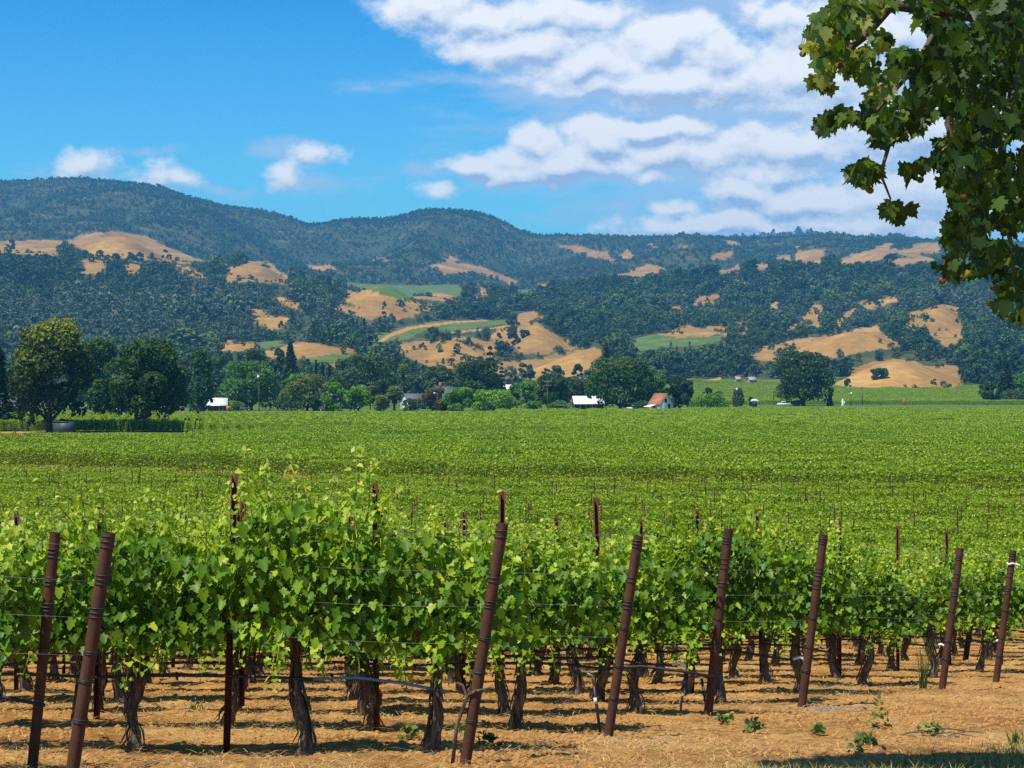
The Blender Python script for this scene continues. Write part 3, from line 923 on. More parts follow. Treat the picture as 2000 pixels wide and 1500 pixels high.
def vine_bark():
    m = Mat('vine_bark', .95, .1)
    n = m.noise(16, 8, .75, m.coord('Object', (1.6, 1.6, .16)), .4)
    m.color(m.ramp(n, [(.30, (.028, .020, .013)), (.46, (.11, .082, .058)), (.60, (.25, .195, .145)), (.76, (.44, .36, .28))]))
    m.bump(n, 1.0, .03)
    return m.m


VBARK = vine_bark()
VLEAF = leaf_mat('vine_leaves', [(0, (.034, .090, .005)), (.32, (.105, .220, .010)), (.56, (.255, .395, .018)), (.80, (.44, .53, .045)), (1, (.60, .56, .19))], .38, .46, .26, .16)
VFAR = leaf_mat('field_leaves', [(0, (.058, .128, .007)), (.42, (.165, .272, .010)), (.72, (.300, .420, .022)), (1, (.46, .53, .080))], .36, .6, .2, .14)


def vine_foliage(seed, bushy=1.0):
    g = np.random.default_rng(50 + seed)
    pos, tip, nrm, size, tone = [], [], [], [], []
    mb = MB()
    ns = int(30 * bushy)
    for i in range(ns):
        x0 = -.70 + 1.40 * (i + g.uniform(0, 1)) / ns
        side = g.choice([-1, 1]); hang = g.random() < .26
        L_ = g.uniform(.40, .75) if hang else g.uniform(.72, 1.12) * (1.22 if g.random() < .15 else 1) * (1.10 - .50 * (abs(x0) / .7) ** 2)
        p = np.array([x0, g.uniform(-.06, .06), .96]); 
        dr = np.array([g.uniform(-.30, .30), side * g.uniform(.05, .45), 1.0]) if not hang else np.array([g.uniform(-.5, .5), side * g.uniform(.8, 1.2), g.uniform(.15, .6)])
        dr = unit(dr); path = [p.copy()]; k = 0; l = 0.0
        while l < L_:
            st = .031; p = p + dr * st; l += st; k += 1
            dr = unit(dr + g.normal(size=3) * .10 + (np.array([0, 0, -.16]) if hang else np.array([0, -side * .02, .02])))
            path.append(p.copy()); f = l / L_
            sgn = 1 if k % 2 else -1
            out = np.array([sgn * g.uniform(.2, 1), side * g.uniform(.1, 1.0) + g.normal() * .4, g.uniform(-.2, .35)]); out = unit(out)
            pet = g.uniform(.04, .10) * (1.1 - .6 * f)
            pos.append(p + out * pet); s = (.084 - .048 * f ** 1.5) * g.uniform(.62, 1.35)
            size.append(s)
            tip.append(out * .7 + np.array([0, 0, -.75 + .55 * f]) + g.normal(size=3) * .35)
            nrm.append(np.array([0, 0, 1.05]) + np.array([out[0] * .4, out[1] * .75, 0]) + g.normal(size=3) * .38)
            tone.append(np.clip(.38 + .20 * g.normal() + .42 * max(0, f - .45), 0, .80))
        if not hang and g.random() < .65:                      # pale unfolding tip
            for _ in range(4):
                pos.append(p + g.normal(size=3) * .025); size.append(g.uniform(.022, .042)); tip.append(np.array([0, 0, 1.0]) + g.normal(size=3) * .6)
                nrm.append(g.normal(size=3)); tone.append(g.uniform(.74, .97))
        mb.tube(path[::3] + [path[-1]], [.0045] * (len(path[::3]) + 1), 4, False, .62)
    nf = int(820 * bushy)                                       # lateral leaves filling the hedge
    fx = g.uniform(-.72, .72, nf); fz = .84 + .82 * g.random(nf) ** 1.2 * (1.06 - .46 * (np.abs(fx) / .7) ** 2)
    fy = g.choice([-1, 1], nf) * (.08 + .24 * g.random(nf))
    for i in range(nf):
        o_ = unit(np.array([g.normal() * .6, np.sign(fy[i]) * 1.0, g.uniform(-.3, .5)]))
        pos.append(np.array([fx[i], fy[i], fz[i]])); size.append(g.uniform(.048, .094))
        tip.append(o_ * .6 + np.array([0, 0, -.8]) + g.normal(size=3) * .35); nrm.append(np.array([0, 0, .95]) + o_ * .9 + g.normal(size=3) * .3)
        tone.append(np.clip(.26 + .16 * g.normal(), 0, 1))
    V, Fc, T = place_leaves(GRAPE, GRAPE_F, np.array(pos), unit(np.array(tip)), unit(np.array(nrm)), np.array(size), np.array(tone))
    b = len(V)
    faces = [tuple(r) for r in Fc] + [tuple(i + b for i in f) for f in mb.f]
    return new_mesh('vine_foliage', np.concatenate([V, np.array(mb.v)]), faces, VLEAF, np.concatenate([T, np.array(mb.t)]))


def vine_trunk(seed):
    g = np.random.default_rng(90 + seed)
    m = MB()
    zs = np.linspace(-.12, .92, 12); lean = g.uniform(-.10, .10); ph = g.uniform(0, 6.28)
    b1, b2 = g.uniform(.03, .06), g.uniform(.012, .028)
    path = [(lean * z + b1 * sin(4.2 * z + ph) + b2 * sin(13 * z + 2 * ph), .04 * sin(4 * z + ph * 1.7), z) for z in zs]
    r0 = g.uniform(.038, .050)
    rad = [r0 * (1.75 if z < .04 else 1.35 if z < .14 else .92 + .24 * sin(11 * z + ph) if z < .78 else 1.30) for z in zs]
    m.tube(path, rad, 11, True, .5, .16, seed)
    hx, hy, hz = path[-1]
    for sx in (-1, 1):
        pts = [(hx, hy, hz - .06), (hx + sx * .16, hy + g.uniform(-.02, .02), .93), (hx + sx * .40, g.uniform(-.02, .02), .955), (sx * .68, 0, .95)]
        m.tube(pts, [r0 * .8, r0 * .62, r0 * .45, r0 * .32], 8, True, .5, .14, seed + sx + 5)
        for q in range(5):                                      # spurs
            x = hx + sx * (.12 + .12 * q); m.tube([(x, 0, .94), (x + g.uniform(-.02, .02), g.uniform(-.02, .02), 1.03)], [.014, .010], 6)
    for q in range(46):                                         # strips of loose bark
        a = g.uniform(0, 6.28); z0 = g.uniform(.0, .7); l = g.uniform(.12, .32)
        pts = []
        for t in (0, .35, .7, 1):
            z = z0 + l * (1 - t); i = int(np.clip((z + .12) / .0945, 0, 11)); c = path[i]
            rr = rad[i] * 1.05 + (.004 + .020 * t * t * g.uniform(.1, 1.4))
            pts.append((c[0] + cos(a + .15 * t) * rr, c[1] + sin(a + .15 * t) * rr, z))
        m.tube(pts, [.004, .009, .007, .002], 4)
    return m.mesh('vine_trunk', VBARK)


FOL = [vine_foliage(i, b) for i, b in enumerate((1.0, 1.12, .92, 1.05, 1.2, .88, 1.0, 1.08))]
TRK = [vine_trunk(i) for i in range(7)]

ORD = ['', 'first', 'second', 'third', 'fourth', 'fifth', 'sixth', 'seventh', 'eighth', 'ninth', 'tenth', 'eleventh', 'twelfth', 'thirteenth', 'fourteenth', 'fifteenth',
       'sixteenth', 'seventeenth', 'eighteenth', 'nineteenth', 'twentieth', 'twenty-first', 'twenty-second', 'twenty-third', 'twenty-fourth', 'twenty-fifth', 'twenty-sixth',
       'twenty-seventh', 'twenty-eighth', 'twenty-ninth', 'thirtieth', 'thirty-first', 'thirty-second', 'thirty-third', 'thirty-fourth', 'thirty-fifth', 'thirty-sixth', 'thirty-seventh', 'thirty-eighth']
ROWS = [(-3.15, 14.3), (-.40, 16.2), (.85, 18.7), (1.95, 20.8), (3.05, 22.8), (4.2, 24.9), (5.4, 26.9), (6.65, 29.0)]
for k in range(9, 90): ROWS.append((6.65 + .58 * 2.15 * (k - 8), 29 + 2.15 * (k - 8)))
SKEW = .07


def row_d(i, X): return ROWS[i][1] + SKEW * (ROWS[i][0] - X)


SPACING = 1.37
n_vine = 0; row_len = {}
VINE_ROWS = 0
for i, (Xe, dr_) in enumerate(ROWS):
    xl = -.285 * dr_ - .9; xr = .285 * dr_ + .9
    k = 0; X = Xe - (.72 if i else 1.0)
    spots = []
    while X > xl:
        k += 1
        if X < xr: spots.append((k, X + float(rng.uniform(-.05, .05))))
        X -= SPACING
    if i == 1: spots = [(k_ + 1, x_) for k_, x_ in enumerate((-.62, -1.68, -3.02, -4.35, -5.7))]
    if n_vine + len(spots) > 300: break
    VINE_ROWS = i + 1
    for k, X in spots:
        d = row_d(i, X); z = float(TZ(np.array([X]), np.array([d]))[0])
        root = empty('grapevine', (X, d, z), math.atan(-SKEW) + (pi if rng.random() < .5 else 0))
        s = float(rng.uniform(.86, 1.16))
        if i == 1 and k == 2: s = 1.17
        if i == 0: s = 1.02
        root.scale = (1.0, s if i else 1.0, s)
        tag(root, f'grapevine, {ORD[k]} from the end post in the {ORD[i + 1]} trellis row counted from the dirt track', 'grapevine', 'grapevines on the trellis rows')
        put('trunk', TRK[int(rng.integers(len(TRK)))], root)
        put('canopy', FOL[4 if (i == 1 and k == 2) else int(rng.integers(len(FOL)))], root)
        n_vine += 1
LAST_D = ROWS[VINE_ROWS - 1][1]

# --- end posts: thick rusty pipes leaning out of the rows
ENDS = [  # foot and top in the photo, thickness in photo pixels, label
    (62, 1506, 108, 1040, 22, 'leaning rusty pipe post standing just behind the thickest one, wires tied round it'),
    (139, 1525, 213, 1040, 28, 'thickest leaning rusty pipe post, grey wires wound round it, at the corner of the vineyard'),
    (908, 1490, 982, 1022, 24, 'leaning rusty pipe post with a cut vine shoot tied against its foot'),
    (1187, 1440, 1247, 1046, 20, 'leaning rusty pipe post with a thin black riser with white band beside its foot'),
    (1383, 1398, 1423, 1033, 19, 'leaning rusty pipe post between the banded riser post and the white elbow post'),
    (1566, 1385, 1609, 1044, 18, 'leaning rusty pipe post with a white elbow and riser hose, grey gravel at its foot'),
    (1340, 1346, 1366, 1150, 18, 'rusty pipe post half hidden under the vine canopy, white hose elbow beside it'),
    (1840, 1348, 1876, 1070, 15, 'leaning rusty pipe post with a white elbow riser and a tall grass weed in front'),
    (1945, 1333, 1979, 1075, 14, 'leaning rusty pipe post with a pale rag tied near its top'),
    (1886, 1290, 1908, 1130, 12, 'small leaning rusty pipe post showing under the canopy between two end posts')]
END_INFO = []
for j, (bx, by, tx, ty, wp, lab) in enumerate(ENDS):
    d = 5320.0 / (by - 1142) if j != 9 else 36.0
    X, Y, Z = at(bx, d)
    r = wp / F * d / 2 * (.94)
    top = np.array([(tx - 1000) / F * d - X, 0, EYE + (750 - ty) * d / F - Z])
    root = tag(empty('end_post', (X, Y, Z)), lab, 'vineyard post', 'rusty end posts of the trellis rows')
    m = MB()
    un = top / np.linalg.norm(top)
    m.tube([-.25 * un, top * .5, top], [r, r, r], 22, False); m.tube([top, top - un * .03, top - un * .12], [r, r * .86, r * .86], 22, False)
    m.add([tuple(top - un * .05 + np.array([cos(q) * r * .86, sin(q) * r * .86, 0])) for q in np.linspace(0, 2 * pi, 16, endpoint=False)], [tuple(range(16))])
    po = m.build('pipe', RUST, root, smooth=True)
    g = np.random.default_rng(700 + j); H = np.linalg.norm(top)
    a1 = np.cross(un, [0, 1, 0]); a1 /= np.linalg.norm(a1); a2 = np.cross(un, a1)
    for f in (.20, .36, .53, .66, .78, .92):
        f += g.uniform(-.03, .03); turns = g.uniform(1.5, 2.6) if f < .6 else g.uniform(2, 3.2); rise = g.uniform(.01, .03) if f < .6 else g.uniform(.06, .12)
        pts = [un * H * f + un * rise * t / turns + (a1 * cos(2 * pi * t) + a2 * sin(2 * pi * t)) * (r + .003) for t in np.linspace(0, turns, int(turns * 14))]
        w = MB(); w.tube(pts, .0042, 5); w.build('wire_wrap', WRAP, root)
    END_INFO.append((X, Y, Z, top, r))

# --- line posts: thin rusty stakes standing in the rows
SEEN_STAKES = [(442, 1465, 458, 928, 1), (735, 1425, 733, 945, 2), (977, 1395, 980, 960, 3), (190, 1405, 198, 972, 2), (473, 1382, 476, 977, 3), (1176, 1368, 1163, 971, 4), (1488, 1332, 1480, 995, 6)]


def stake_mesh(h, w=.05):
    m = MB(); t = .007
    m.box((0, 0, h / 2 - .15), (w, t, h + .3)); m.box((w / 2 - t / 2, -w * .3 - t / 2 - .001, h / 2 - .15), (t, w * .6, h + .3)); m.box((-w / 2 + t / 2, -w * .3 - t / 2 - .001, h / 2 - .15), (t, w * .6, h + .3))
    for q in np.arange(.45, h - .05, .16): m.box((w / 2 + .004, -.008, q), (.010, .012, .02))
    return m.mesh('stake', STAKE)


STK = stake_mesh(2.25)
taken = {}
for bx, by, tx, ty, i in SEEN_STAKES:
    d = 5320.0 / (by - 1142); X, Y, Z = at(bx, d)
    o = put('line_post', stake_mesh(EYE + (750 - ty) * d / F - Z, .055), None, (X, Y, Z))
    o.rotation_euler = (0, math.atan2((tx - bx) / F * d, 2.2), float(rng.uniform(-.3, .3)))
    taken.setdefault(i, []).append(X)
    o['row'] = i
near_stakes = [(o, int(o['row']), float(o.location.x)) for o in bpy.data.objects if o.name.startswith('line_post')]
for i in range(5, VINE_ROWS):
    X = ROWS[i][0] - 2.0; xl = -.27 * ROWS[i][1]
    while X > xl:
        if X < .27 * ROWS[i][1] and not (ROWS[i][1] > 34 and ROWS[i][1] < 60) and all(abs(X - t) > 1.2 for t in taken.get(i, [])):
            d = row_d(i, X); z = float(TZ(np.array([X]), np.array([d]))[0])
            o = put('line_post', STK, None, (X, d, z)); o.rotation_euler = (float(rng.normal() * .02), float(rng.normal() * .02), float(rng.uniform(-.3, .3)))
            near_stakes.append((o, i, X))
        X -= 2.8 if i < 9 else 5.5
cnt = {}
for o, i, X in sorted(near_stakes, key=lambda t: (t[1], -t[2])):
    cnt[i] = cnt.get(i, 0) + 1
    if 'row' in o.keys(): del o['row']
    tag(o, f'thin rusty stake, {ORD[cnt[i]]} one from the end post in the {ORD[i + 1]} trellis row', 'vineyard stake', 'thin stakes along the trellis rows')
n_stake = len(near_stakes)

# --- trellis wires and drip hoses
wire_of_row = {0: 1, 1: 2, 2: 3, 3: 4, 4: 5, 6: 7, 7: 8}
WIRE_NAME = {.95: 'cordon', 1.24: 'lower catch', 1.52: 'upper catch', 1.84: 'top'}
for i, e in wire_of_row.items():
    X0, Y0, Z0, top, r = END_INFO[e]
    for hgt, nm in WIRE_NAME.items():
        f = min(.93, hgt / 1.9)
        s = np.array([X0, Y0, Z0]) + top * f + np.array([-r, 0, 0])
        xl = -.30 * ROWS[i][1] - 1.5
        pts = [s]
        for X in np.arange(X0 - 1.9, xl, -2.8):
            d = row_d(i, X); pts.append(np.array([X, d - .03, 6.67 - .098 * d + hgt + .06 * (hgt > 1.8)]))
        if len(pts) < 2: pts.append(np.array([xl, row_d(i, xl) - .03, 6.67 - .098 * row_d(i, xl) + hgt]))
        q = []
        for a, b in zip(pts[:-1], pts[1:]):
            for t in (0, .25, .5, .75): q.append(a * (1 - t) + b * t - np.array([0, 0, .02 * 4 * t * (1 - t)]))
        q.append(pts[-1])
        m = MB(); m.tube(q, .0011, 4)
        tag(m.build('trellis_wire', WIRE), f'thin {nm} wire stretched from the end post along the {ORD[i + 1]} trellis row', 'wire', 'wires of the trellis rows')

DRIP_END = {0: None, 1: (870, 1352), 2: (1400, 1317), 3: (1322, 1285), 4: (1556, 1283), 6: (1832, 1263), 7: (1944, 1256)}
for i in range(0, min(VINE_ROWS, 17)):
    Xe, dr_ = ROWS[i]
    xl = -.30 * dr_ - 1.5
    if i in DRIP_END and DRIP_END[i]:
        ex = (DRIP_END[i][0] - 1000) / F * row_d(i, Xe)
    else: ex = min(Xe - .1, .30 * dr_ + 1)
    g = np.random.default_rng(i)
    Xs = np.arange(ex, xl, -.35); pts = []
    root = tag(empty('drip_line', (0, 0, 0)), f'black drip irrigation hose hung low along the {ORD[i + 1]} trellis row', 'drip hose', 'drip hoses of the trellis rows')
    for k, X in enumerate(Xs):
        d = row_d(i, X) - .05
        tail = max(0.0, 1 - (ex - X) / 1.3)
        pts.append((X, d, 6.67 - .098 * d + .60 + .014 * sin(X * 4.6 + i) + .01 * g.normal() - .10 * tail * tail))
    m = MB(); cut = 0
    if i == 1: cut = 3
    m.tube(pts[cut:], .0135, 7)
    m.build('hose', HOSE, root)
    if i == 1:
        b = MB(); b.tube(pts[:cut + 1], .0125, 8); b.build('blue_end', BLUE, root)
    if i < 9:
        for X in np.arange(ex - .9, xl, -.62):
            d = row_d(i, X) - .05; e = MB(); zz = 6.67 - .098 * d + .60 + .014 * sin(X * 4.6 + i)
            e.tube([(X, d, zz - .045), (X, d, zz + .016)], [.008, .017], 6); e.build('emitter', HOSE, root)
    if i in (3, 4, 6, 7):
        x, y, z = pts[0]
        e = MB(); e.tube([(x - .05, y, z + .01), (x + .03, y, z + .035), (x + .075, y, z + .01), (x + .08, y, z - .07)], [.015, .017, .017, .015], 9); e.build('elbow', WHITE, root)
        gz = float(TZ(np.array([x]), np.array([y]))[0])
        e = MB(); e.tube([(x + .08, y, z - .06), (x + .085, y, z - .3), (x + .05, y, gz + .2), (x + .02, y, gz - .1)], .012, 8); rs = e.build('riser', HOSE, root)

# risers and pipes standing by the posts
def riser(px, py, top_py, lab, mat, band=False, r=.016, bend=0.0):
    d = 5320.0 / (py - 1142); X, Y, Z = at(px, d); h = EYE + (750 - top_py) * d / F - Z
    root = tag(empty('riser_pipe', (X, Y, Z)), lab, 'water pipe')
    m = MB(); m.tube([(.04 * 1, 0, -.1), (0, 0, h * .5), (-.03, 0, h)], r, 8); m.build('pipe', mat, root)
    if band:
        b = MB(); b.tube([(-.012, 0, h * .66), (-.02, 0, h * .78)], r * 1.15, 8); b.build('band', WHITE, root)
    if bend:
        b = MB(); b.tube([(-.03, 0, h), (-.05, 0, h + .09), (-.09, 0, h + .11)], r * .8, 7); b.build('hook', WIRE, root)


riser(1167, 1438, 1340, 'thin black riser pipe with a white band beside a leaning end post', HOSE, True, .014, 1)
riser(700, 1365, 1282, 'short pale pipe standing in the soil under the vines', WHITE, False, .016)
riser(1376, 1395, 1325, 'short black riser hose with white collar against the foot of an end post', HOSE, True, .014)
# a cut shoot tied to the third end post
X0, Y0, Z0, top, r = END_INFO[2]
m = MB(); m.tube([(-.10, -.03, -.05), (-.06, -.03, .3), (.02, -.03, .52), (-.02, -.03, .60), (-.06, -.03, .62)], [.016, .014, .013, .012, .009], 7)
m.tube([(.02, -.03, .52), (.08, -.05, .56), (.20, -.02, .58)], [.012, .011, .010], 6)
tag(m.build('dead_shoot', VBARK, None, (X0, Y0, Z0)), 'dry forked vine shoot tied to the foot of a leaning rusty post', 'vine shoot')
# pale rag tied near the top of the outermost post
X0, Y0, Z0, top, r = END_INFO[8]
c = top * .90
m = MB(); m.tube([tuple(c + np.array([cos(q) * (r + .008), sin(q) * (r + .008), .01 * sin(3 * q)])) for q in np.linspace(0, 2 * pi, 13)], .014, 6)
m.tube([tuple(c + (r, -.03, 0)), tuple(c + (r + .05, -.04, -.015)), tuple(c + (r + .06, -.04, -.06))], [.014, .012, .006], 6)
tag(m.build('rag', WHITE, None, (X0, Y0, Z0)), 'pale rag knotted round the top of an end post', 'rag')

# --- the rest of the vineyard: more vines than one can count
def segment(seed, L_, n, s, h0=.7, h1=1.95, wid=.34):
    g = np.random.default_rng(seed)
    x = g.uniform(-L_ / 2, L_ / 2, n); z = h0 + (h1 - h0) * g.random(n) ** .8
    bump_ = .10 * np.sin(x * 4.3 + seed) + .08 * np.sin(x * 9.1)
    z = np.minimum(z, h1 + bump_ - .0) + np.where(g.random(n) < .05, .22 * g.random(n), 0)
    zr = (z - h0) / (h1 - h0); y = g.choice([-1, 1], n) * wid * (.25 + .75 * g.random(n)) * (1.15 - .5 * zr)
    pos = np.stack([x, y, z], 1); q = np.stack([g.normal(size=n) * .3, np.sign(y), .6 + zr * .6], 1)
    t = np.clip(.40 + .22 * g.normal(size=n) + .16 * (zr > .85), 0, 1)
    V, Fc, T = place_leaves(FIVE, FIVE_F, pos, unit(g.normal(size=(n, 3)) + np.array([0, 0, -.5])), unit(q + .5 * g.normal(size=(n, 3))), s * g.uniform(.6, 1.35, n), t)
    return template('vine_row_piece', new_mesh('vine_row_piece', V, Fc, VFAR, T))


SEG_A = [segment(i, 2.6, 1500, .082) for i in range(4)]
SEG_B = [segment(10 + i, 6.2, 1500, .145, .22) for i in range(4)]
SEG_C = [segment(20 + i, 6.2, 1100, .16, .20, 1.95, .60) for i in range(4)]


def back_edge(px):   # the first block ends at a track; the second begins behind it
    return np.interp(px, [0, 1000, 2000], [151, 134, 123]), np.interp(px, [0, 1000, 2000], [191, 158, 140])


pts, rz = [], []
d = LAST_D + 2.15
while d < 152:
    X = np.arange(-.30 * d - 3, .30 * d + 3, 2.6) + rng.uniform(0, 2)
    dd = d - SKEW * X * .3
    px = 1000 + F * X / dd
    ok = dd < back_edge(px)[0]
    pts += [(x, y, 0.0) for x, y in zip(X[ok], dd[ok])]; rz += [.02] * int(ok.sum())
    d += 2.15
P_ = np.array(pts); P_[:, 2] = TZ(P_[:, 0], P_[:, 1])
g = np.random.default_rng(5)
scatter('vine_rows', P_, np.array(rz) + np.where(g.random(len(P_)) < .5, pi, 0), np.stack([np.ones(len(P_)), g.uniform(.85, 1.2, len(P_)), g.uniform(.88, 1.10, len(P_))], 1), SEG_A)

AVEN = [  # open headlands between blocks: (photo column, distance) of the near edge, depth
    ([(-260, 253), (300, 255), (520, 285), (760, 318)], [(-260, 1.36), (300, 1.34), (520, 1.14), (760, 1.03)]), ([(640, 240), (850, 255), (1000, 270), (1200, 289), (1280, 296)], 1.055), ([(1430, 296), (1600, 308)], 1.05), ([(1690, 333), (1880, 353)], 1.05)]


def clear_of_avenues(X, d):
    ok = np.ones(len(X), bool)
    px = 1000 + F * X / d
    for a, k in AVEN:
        q = np.interp(px, [p for p, _ in a], [e for _, e in a])
        kk = np.interp(px, [p for p, _ in k], [e for _, e in k]) if isinstance(k, list) else k
        ok &= ~((px > a[0][0]) & (px < a[-1][0]) & (d > q) & (d < q * kk))
    return ok


def field(name, d0, d1, px0, px1, along_x, sp, sy, seed, ang=0.0, hz=1.0, segs=SEG_B, segl=6.0):
    g = np.random.default_rng(seed)
    R = 1.1 * d1 * .62
    a = np.arange(-R, R, sp); b = np.arange(-R, R, segl)
    A, B = np.meshgrid(a, b); A, B = A.ravel(), B.ravel()
    th = (0 if along_x else pi / 2) + ang
    cx_, cd_ = 0.0, (d0 + d1) / 2
    X = cx_ + B * cos(th) - A * sin(th); d = cd_ + B * sin(th) + A * cos(th)
    px = 1000 + F * X / np.maximum(d, 1)
    lo = d0(px) if callable(d0) else d0; hi = d1(px) if callable(d1) else d1
    ok = (d > lo) & (d < hi) & (px > px0) & (px < px1) & clear_of_avenues(X, d)
    X, d = X[ok], d[ok]
    z = TZ(X, d)
    if np.max(d) > 845:
        q_ = pix(X, d, z); k_ = (cover_of(q_[0], q_[1], d) == 2) | (d < 850); X, d, z = X[k_], d[k_], z[k_]
    n = len(X)
    o = scatter(name, np.stack([X, d, z], 1), th + g.normal(0, .01, n) + np.where(g.random(n) < .5, pi, 0), np.stack([np.full(n, 1.0), g.uniform(.85, 1.3, n), hz * g.uniform(.86, 1.12, n)], 1), segs)
    return o, n


class _E:   # lower edge of the second block as a callable that can still be averaged
    def __call__(s, px): return back_edge(px)[1]
    def __add__(s, o): return 150 + o
    __radd__ = __add__


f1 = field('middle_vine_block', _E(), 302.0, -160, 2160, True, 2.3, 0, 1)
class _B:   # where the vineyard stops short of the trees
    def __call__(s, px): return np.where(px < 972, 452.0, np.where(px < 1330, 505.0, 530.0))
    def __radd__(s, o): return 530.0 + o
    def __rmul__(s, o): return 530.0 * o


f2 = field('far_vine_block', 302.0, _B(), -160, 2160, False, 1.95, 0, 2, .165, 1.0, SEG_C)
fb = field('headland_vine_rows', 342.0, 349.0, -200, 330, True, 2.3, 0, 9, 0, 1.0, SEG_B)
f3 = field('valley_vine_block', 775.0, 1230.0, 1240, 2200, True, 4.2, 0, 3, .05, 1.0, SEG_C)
print('FIELD', len(P_), f1[1], f2[1], f3[1], 'vines', n_vine, 'rows', VINE_ROWS, LAST_D)

# stakes poking out of the canopy farther back
g = np.random.default_rng(77)
far_st = []
d = 66.0; r_i = 0
while d < 150:
    off = g.uniform(0, 5.5)
    for X in np.arange(-.27 * d + off, .27 * d, 5.5):
        if d < back_edge(1000 + F * X / d)[0] - 1: far_st.append((X, d))
    d += 2.15
far_st.sort(key=lambda t: t[1])
vis = [s for s in far_st if s[1] > 74]
keep = vis[:300 - n_stake]
STF = stake_mesh(2.42, .045)
for X, d in keep:
    z = float(TZ(np.array([X]), np.array([d]))[0])
    o = put('line_post', STF, None, (X, d, z)); o.rotation_euler = (0, float(g.normal() * .02), float(g.uniform(-.4, .4)))
    tag(o, 'thin rusty stake poking out of the canopy far behind the front rows', 'vineyard stake', 'thin stakes far out in the field')
rest = vis[300 - n_stake:]
if rest:
    R_ = np.array(rest); zz = TZ(R_[:, 0], R_[:, 1])
    scatter('distant_stakes', np.column_stack([R_, zz]), g.uniform(-.4, .4, len(R_)), np.ones(len(R_)), [template('stake', STF)])

# ------------------------------------------------------------------ trees of the valley floor
G_ROW = 'trees along the far edge of the vineyard'
T_ = tree
T_('conifer', 'dark drooping conifer half cut off by the picture edge, beside the yellow-tipped tree', 'tree', -14, 350, 650, 130, 'conifer', 'pine', 1, 2600, base=.10, size=1.0)
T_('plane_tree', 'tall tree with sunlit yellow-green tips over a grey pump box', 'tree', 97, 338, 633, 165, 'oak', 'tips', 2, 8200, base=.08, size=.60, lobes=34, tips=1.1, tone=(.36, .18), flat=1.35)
T_('oak_tree', 'dark tree crowded between the yellow-tipped tree and the leaning oak', 'tree', 203, 430, 664, 118, 'oak', 'dark', 3, 4200, base=.04, size=.65, lobes=24)
T_('oak_tree', 'broad dark oak on a leaning forked trunk at the vineyard headland', 'tree', 292, 343, 666, 165, 'oak', 'dark', 4, 7000, base=.14, size=.60, lobes=32, off=-3.4, tone=(.48, .24))
T_('cypress', 'narrow dark columnar tree beside the white-roofed red shed', 'tree', 391, 560, 688, 62, 'column', 'dark', 5, 2200, size=.8, tone=(.35, .2), lobes=14)
T_('walnut_tree', 'round light green tree behind the pole with a white transformer', 'tree', 490, 625, 704, 128, 'round', 'green', 6, 4600, size=.75, lobes=26, base=.05)
T_('fir', 'dark pointed fir rising behind the light green tree', 'tree', 567, 785, 667, 62, 'conifer', 'pine', 7, 2600, size=1.25, base=.03)
T_('oak_tree', 'dark oak just behind the round light green tree', 'tree', 497, 820, 682, 80, 'oak', 'oak', 8, 2400, size=1.0)
T_('oak_tree', 'small dark oak touching the fir on its shaded side', 'tree', 543, 810, 680, 36, 'oak', 'oak', 9, 1200, size=.9)
T_('olive_tree', 'olive-toned spreading tree between the light green tree and bright green shrubs', 'tree', 600, 615, 733, 100, 'round', 'olive', 10, 3200, size=.7, base=.02, lobes=22)
T_('fruit_tree', 'bright green bushy tree beside the olive-toned spreading tree', 'tree', 652, 606, 746, 62, 'round', 'bright', 11, 2200, size=.62, base=.0)
T_('fruit_tree', 'bright green bushy tree beside the yellow bush and power pole', 'tree', 700, 604, 752, 62, 'round', 'bright', 12, 2200, size=.62, base=.0)
T_('oak_tree', 'wide brownish-green oak behind the bright green trees', 'tree', 705, 760, 692, 135, 'oak', 'oak', 13, 4200, size=1.0, base=.05, lobes=24, tone=(.6, .25))
for k, (px, yt, w) in enumerate(((617, 703, 16), (630, 708, 14), (643, 712, 16))):
    T_('conifer', f'slim blue-green conifer, {("tallest", "middle", "widest")[k]} of three behind the olive-toned tree', 'tree', px, 905, yt, w, 'conifer', 'pine', 14 + k, 700, size=1.0, group='slim conifers behind the olive-toned tree')
palm('tall fan palm with a shaggy trunk above the roofs', 787, 800, 710, 27, 17)
palm('short squat fan palm beside the yellow bush', 770, 618, 754, 38, 18)
T_('shrub', 'yellow-green rounded bush beside the squat fan palm', 'shrub', 743, 609, 772, 42, 'round', 'gold', 19, 1400, size=.5, base=0, lobes=12)
T_('shrub', 'brownish olive shrub tree in front of the grey steep roof', 'tree', 845, 612, 758, 58, 'round', 'rust', 20, 2000, size=.6, base=0, lobes=16, tone=(.5, .25))
T_('shrub', 'low grey-green shrub in front of the white gabled house', 'shrub', 806, 611, 779, 44, 'round', 'oak', 21, 1100, size=.55, base=0, lobes=12, tone=(.75, .2))
T_('oak_tree', 'mid-green oak behind the grey steep roof', 'tree', 858, 830, 715, 82, 'oak', 'oak', 22, 2800, size=1.05, base=.04, tone=(.62, .2))
T_('oak_tree', 'dense dark green tree beneath the ragged cedar', 'tree', 934, 700, 705, 104, 'oak', 'dark', 23, 4200, size=.8, base=.03, lobes=24)
T_('cedar', 'ragged cedar with flat tiered branches above the dense dark tree', 'tree', 957, 745, 674, 64, 'cedar', 'pine', 24, 2000, size=1.2, base=.02)
T_('cedar', 'thin spire-like cedar beside the white hut roof', 'tree', 980, 735, 707, 30, 'cedar', 'pine', 25, 900, size=1.0, base=.02)
T_('fruit_tree', 'bright green rounded tree in front of the dense dark tree', 'tree', 900, 608, 756, 70, 'round', 'bright', 26, 2600, size=.65, base=0, lobes=18)
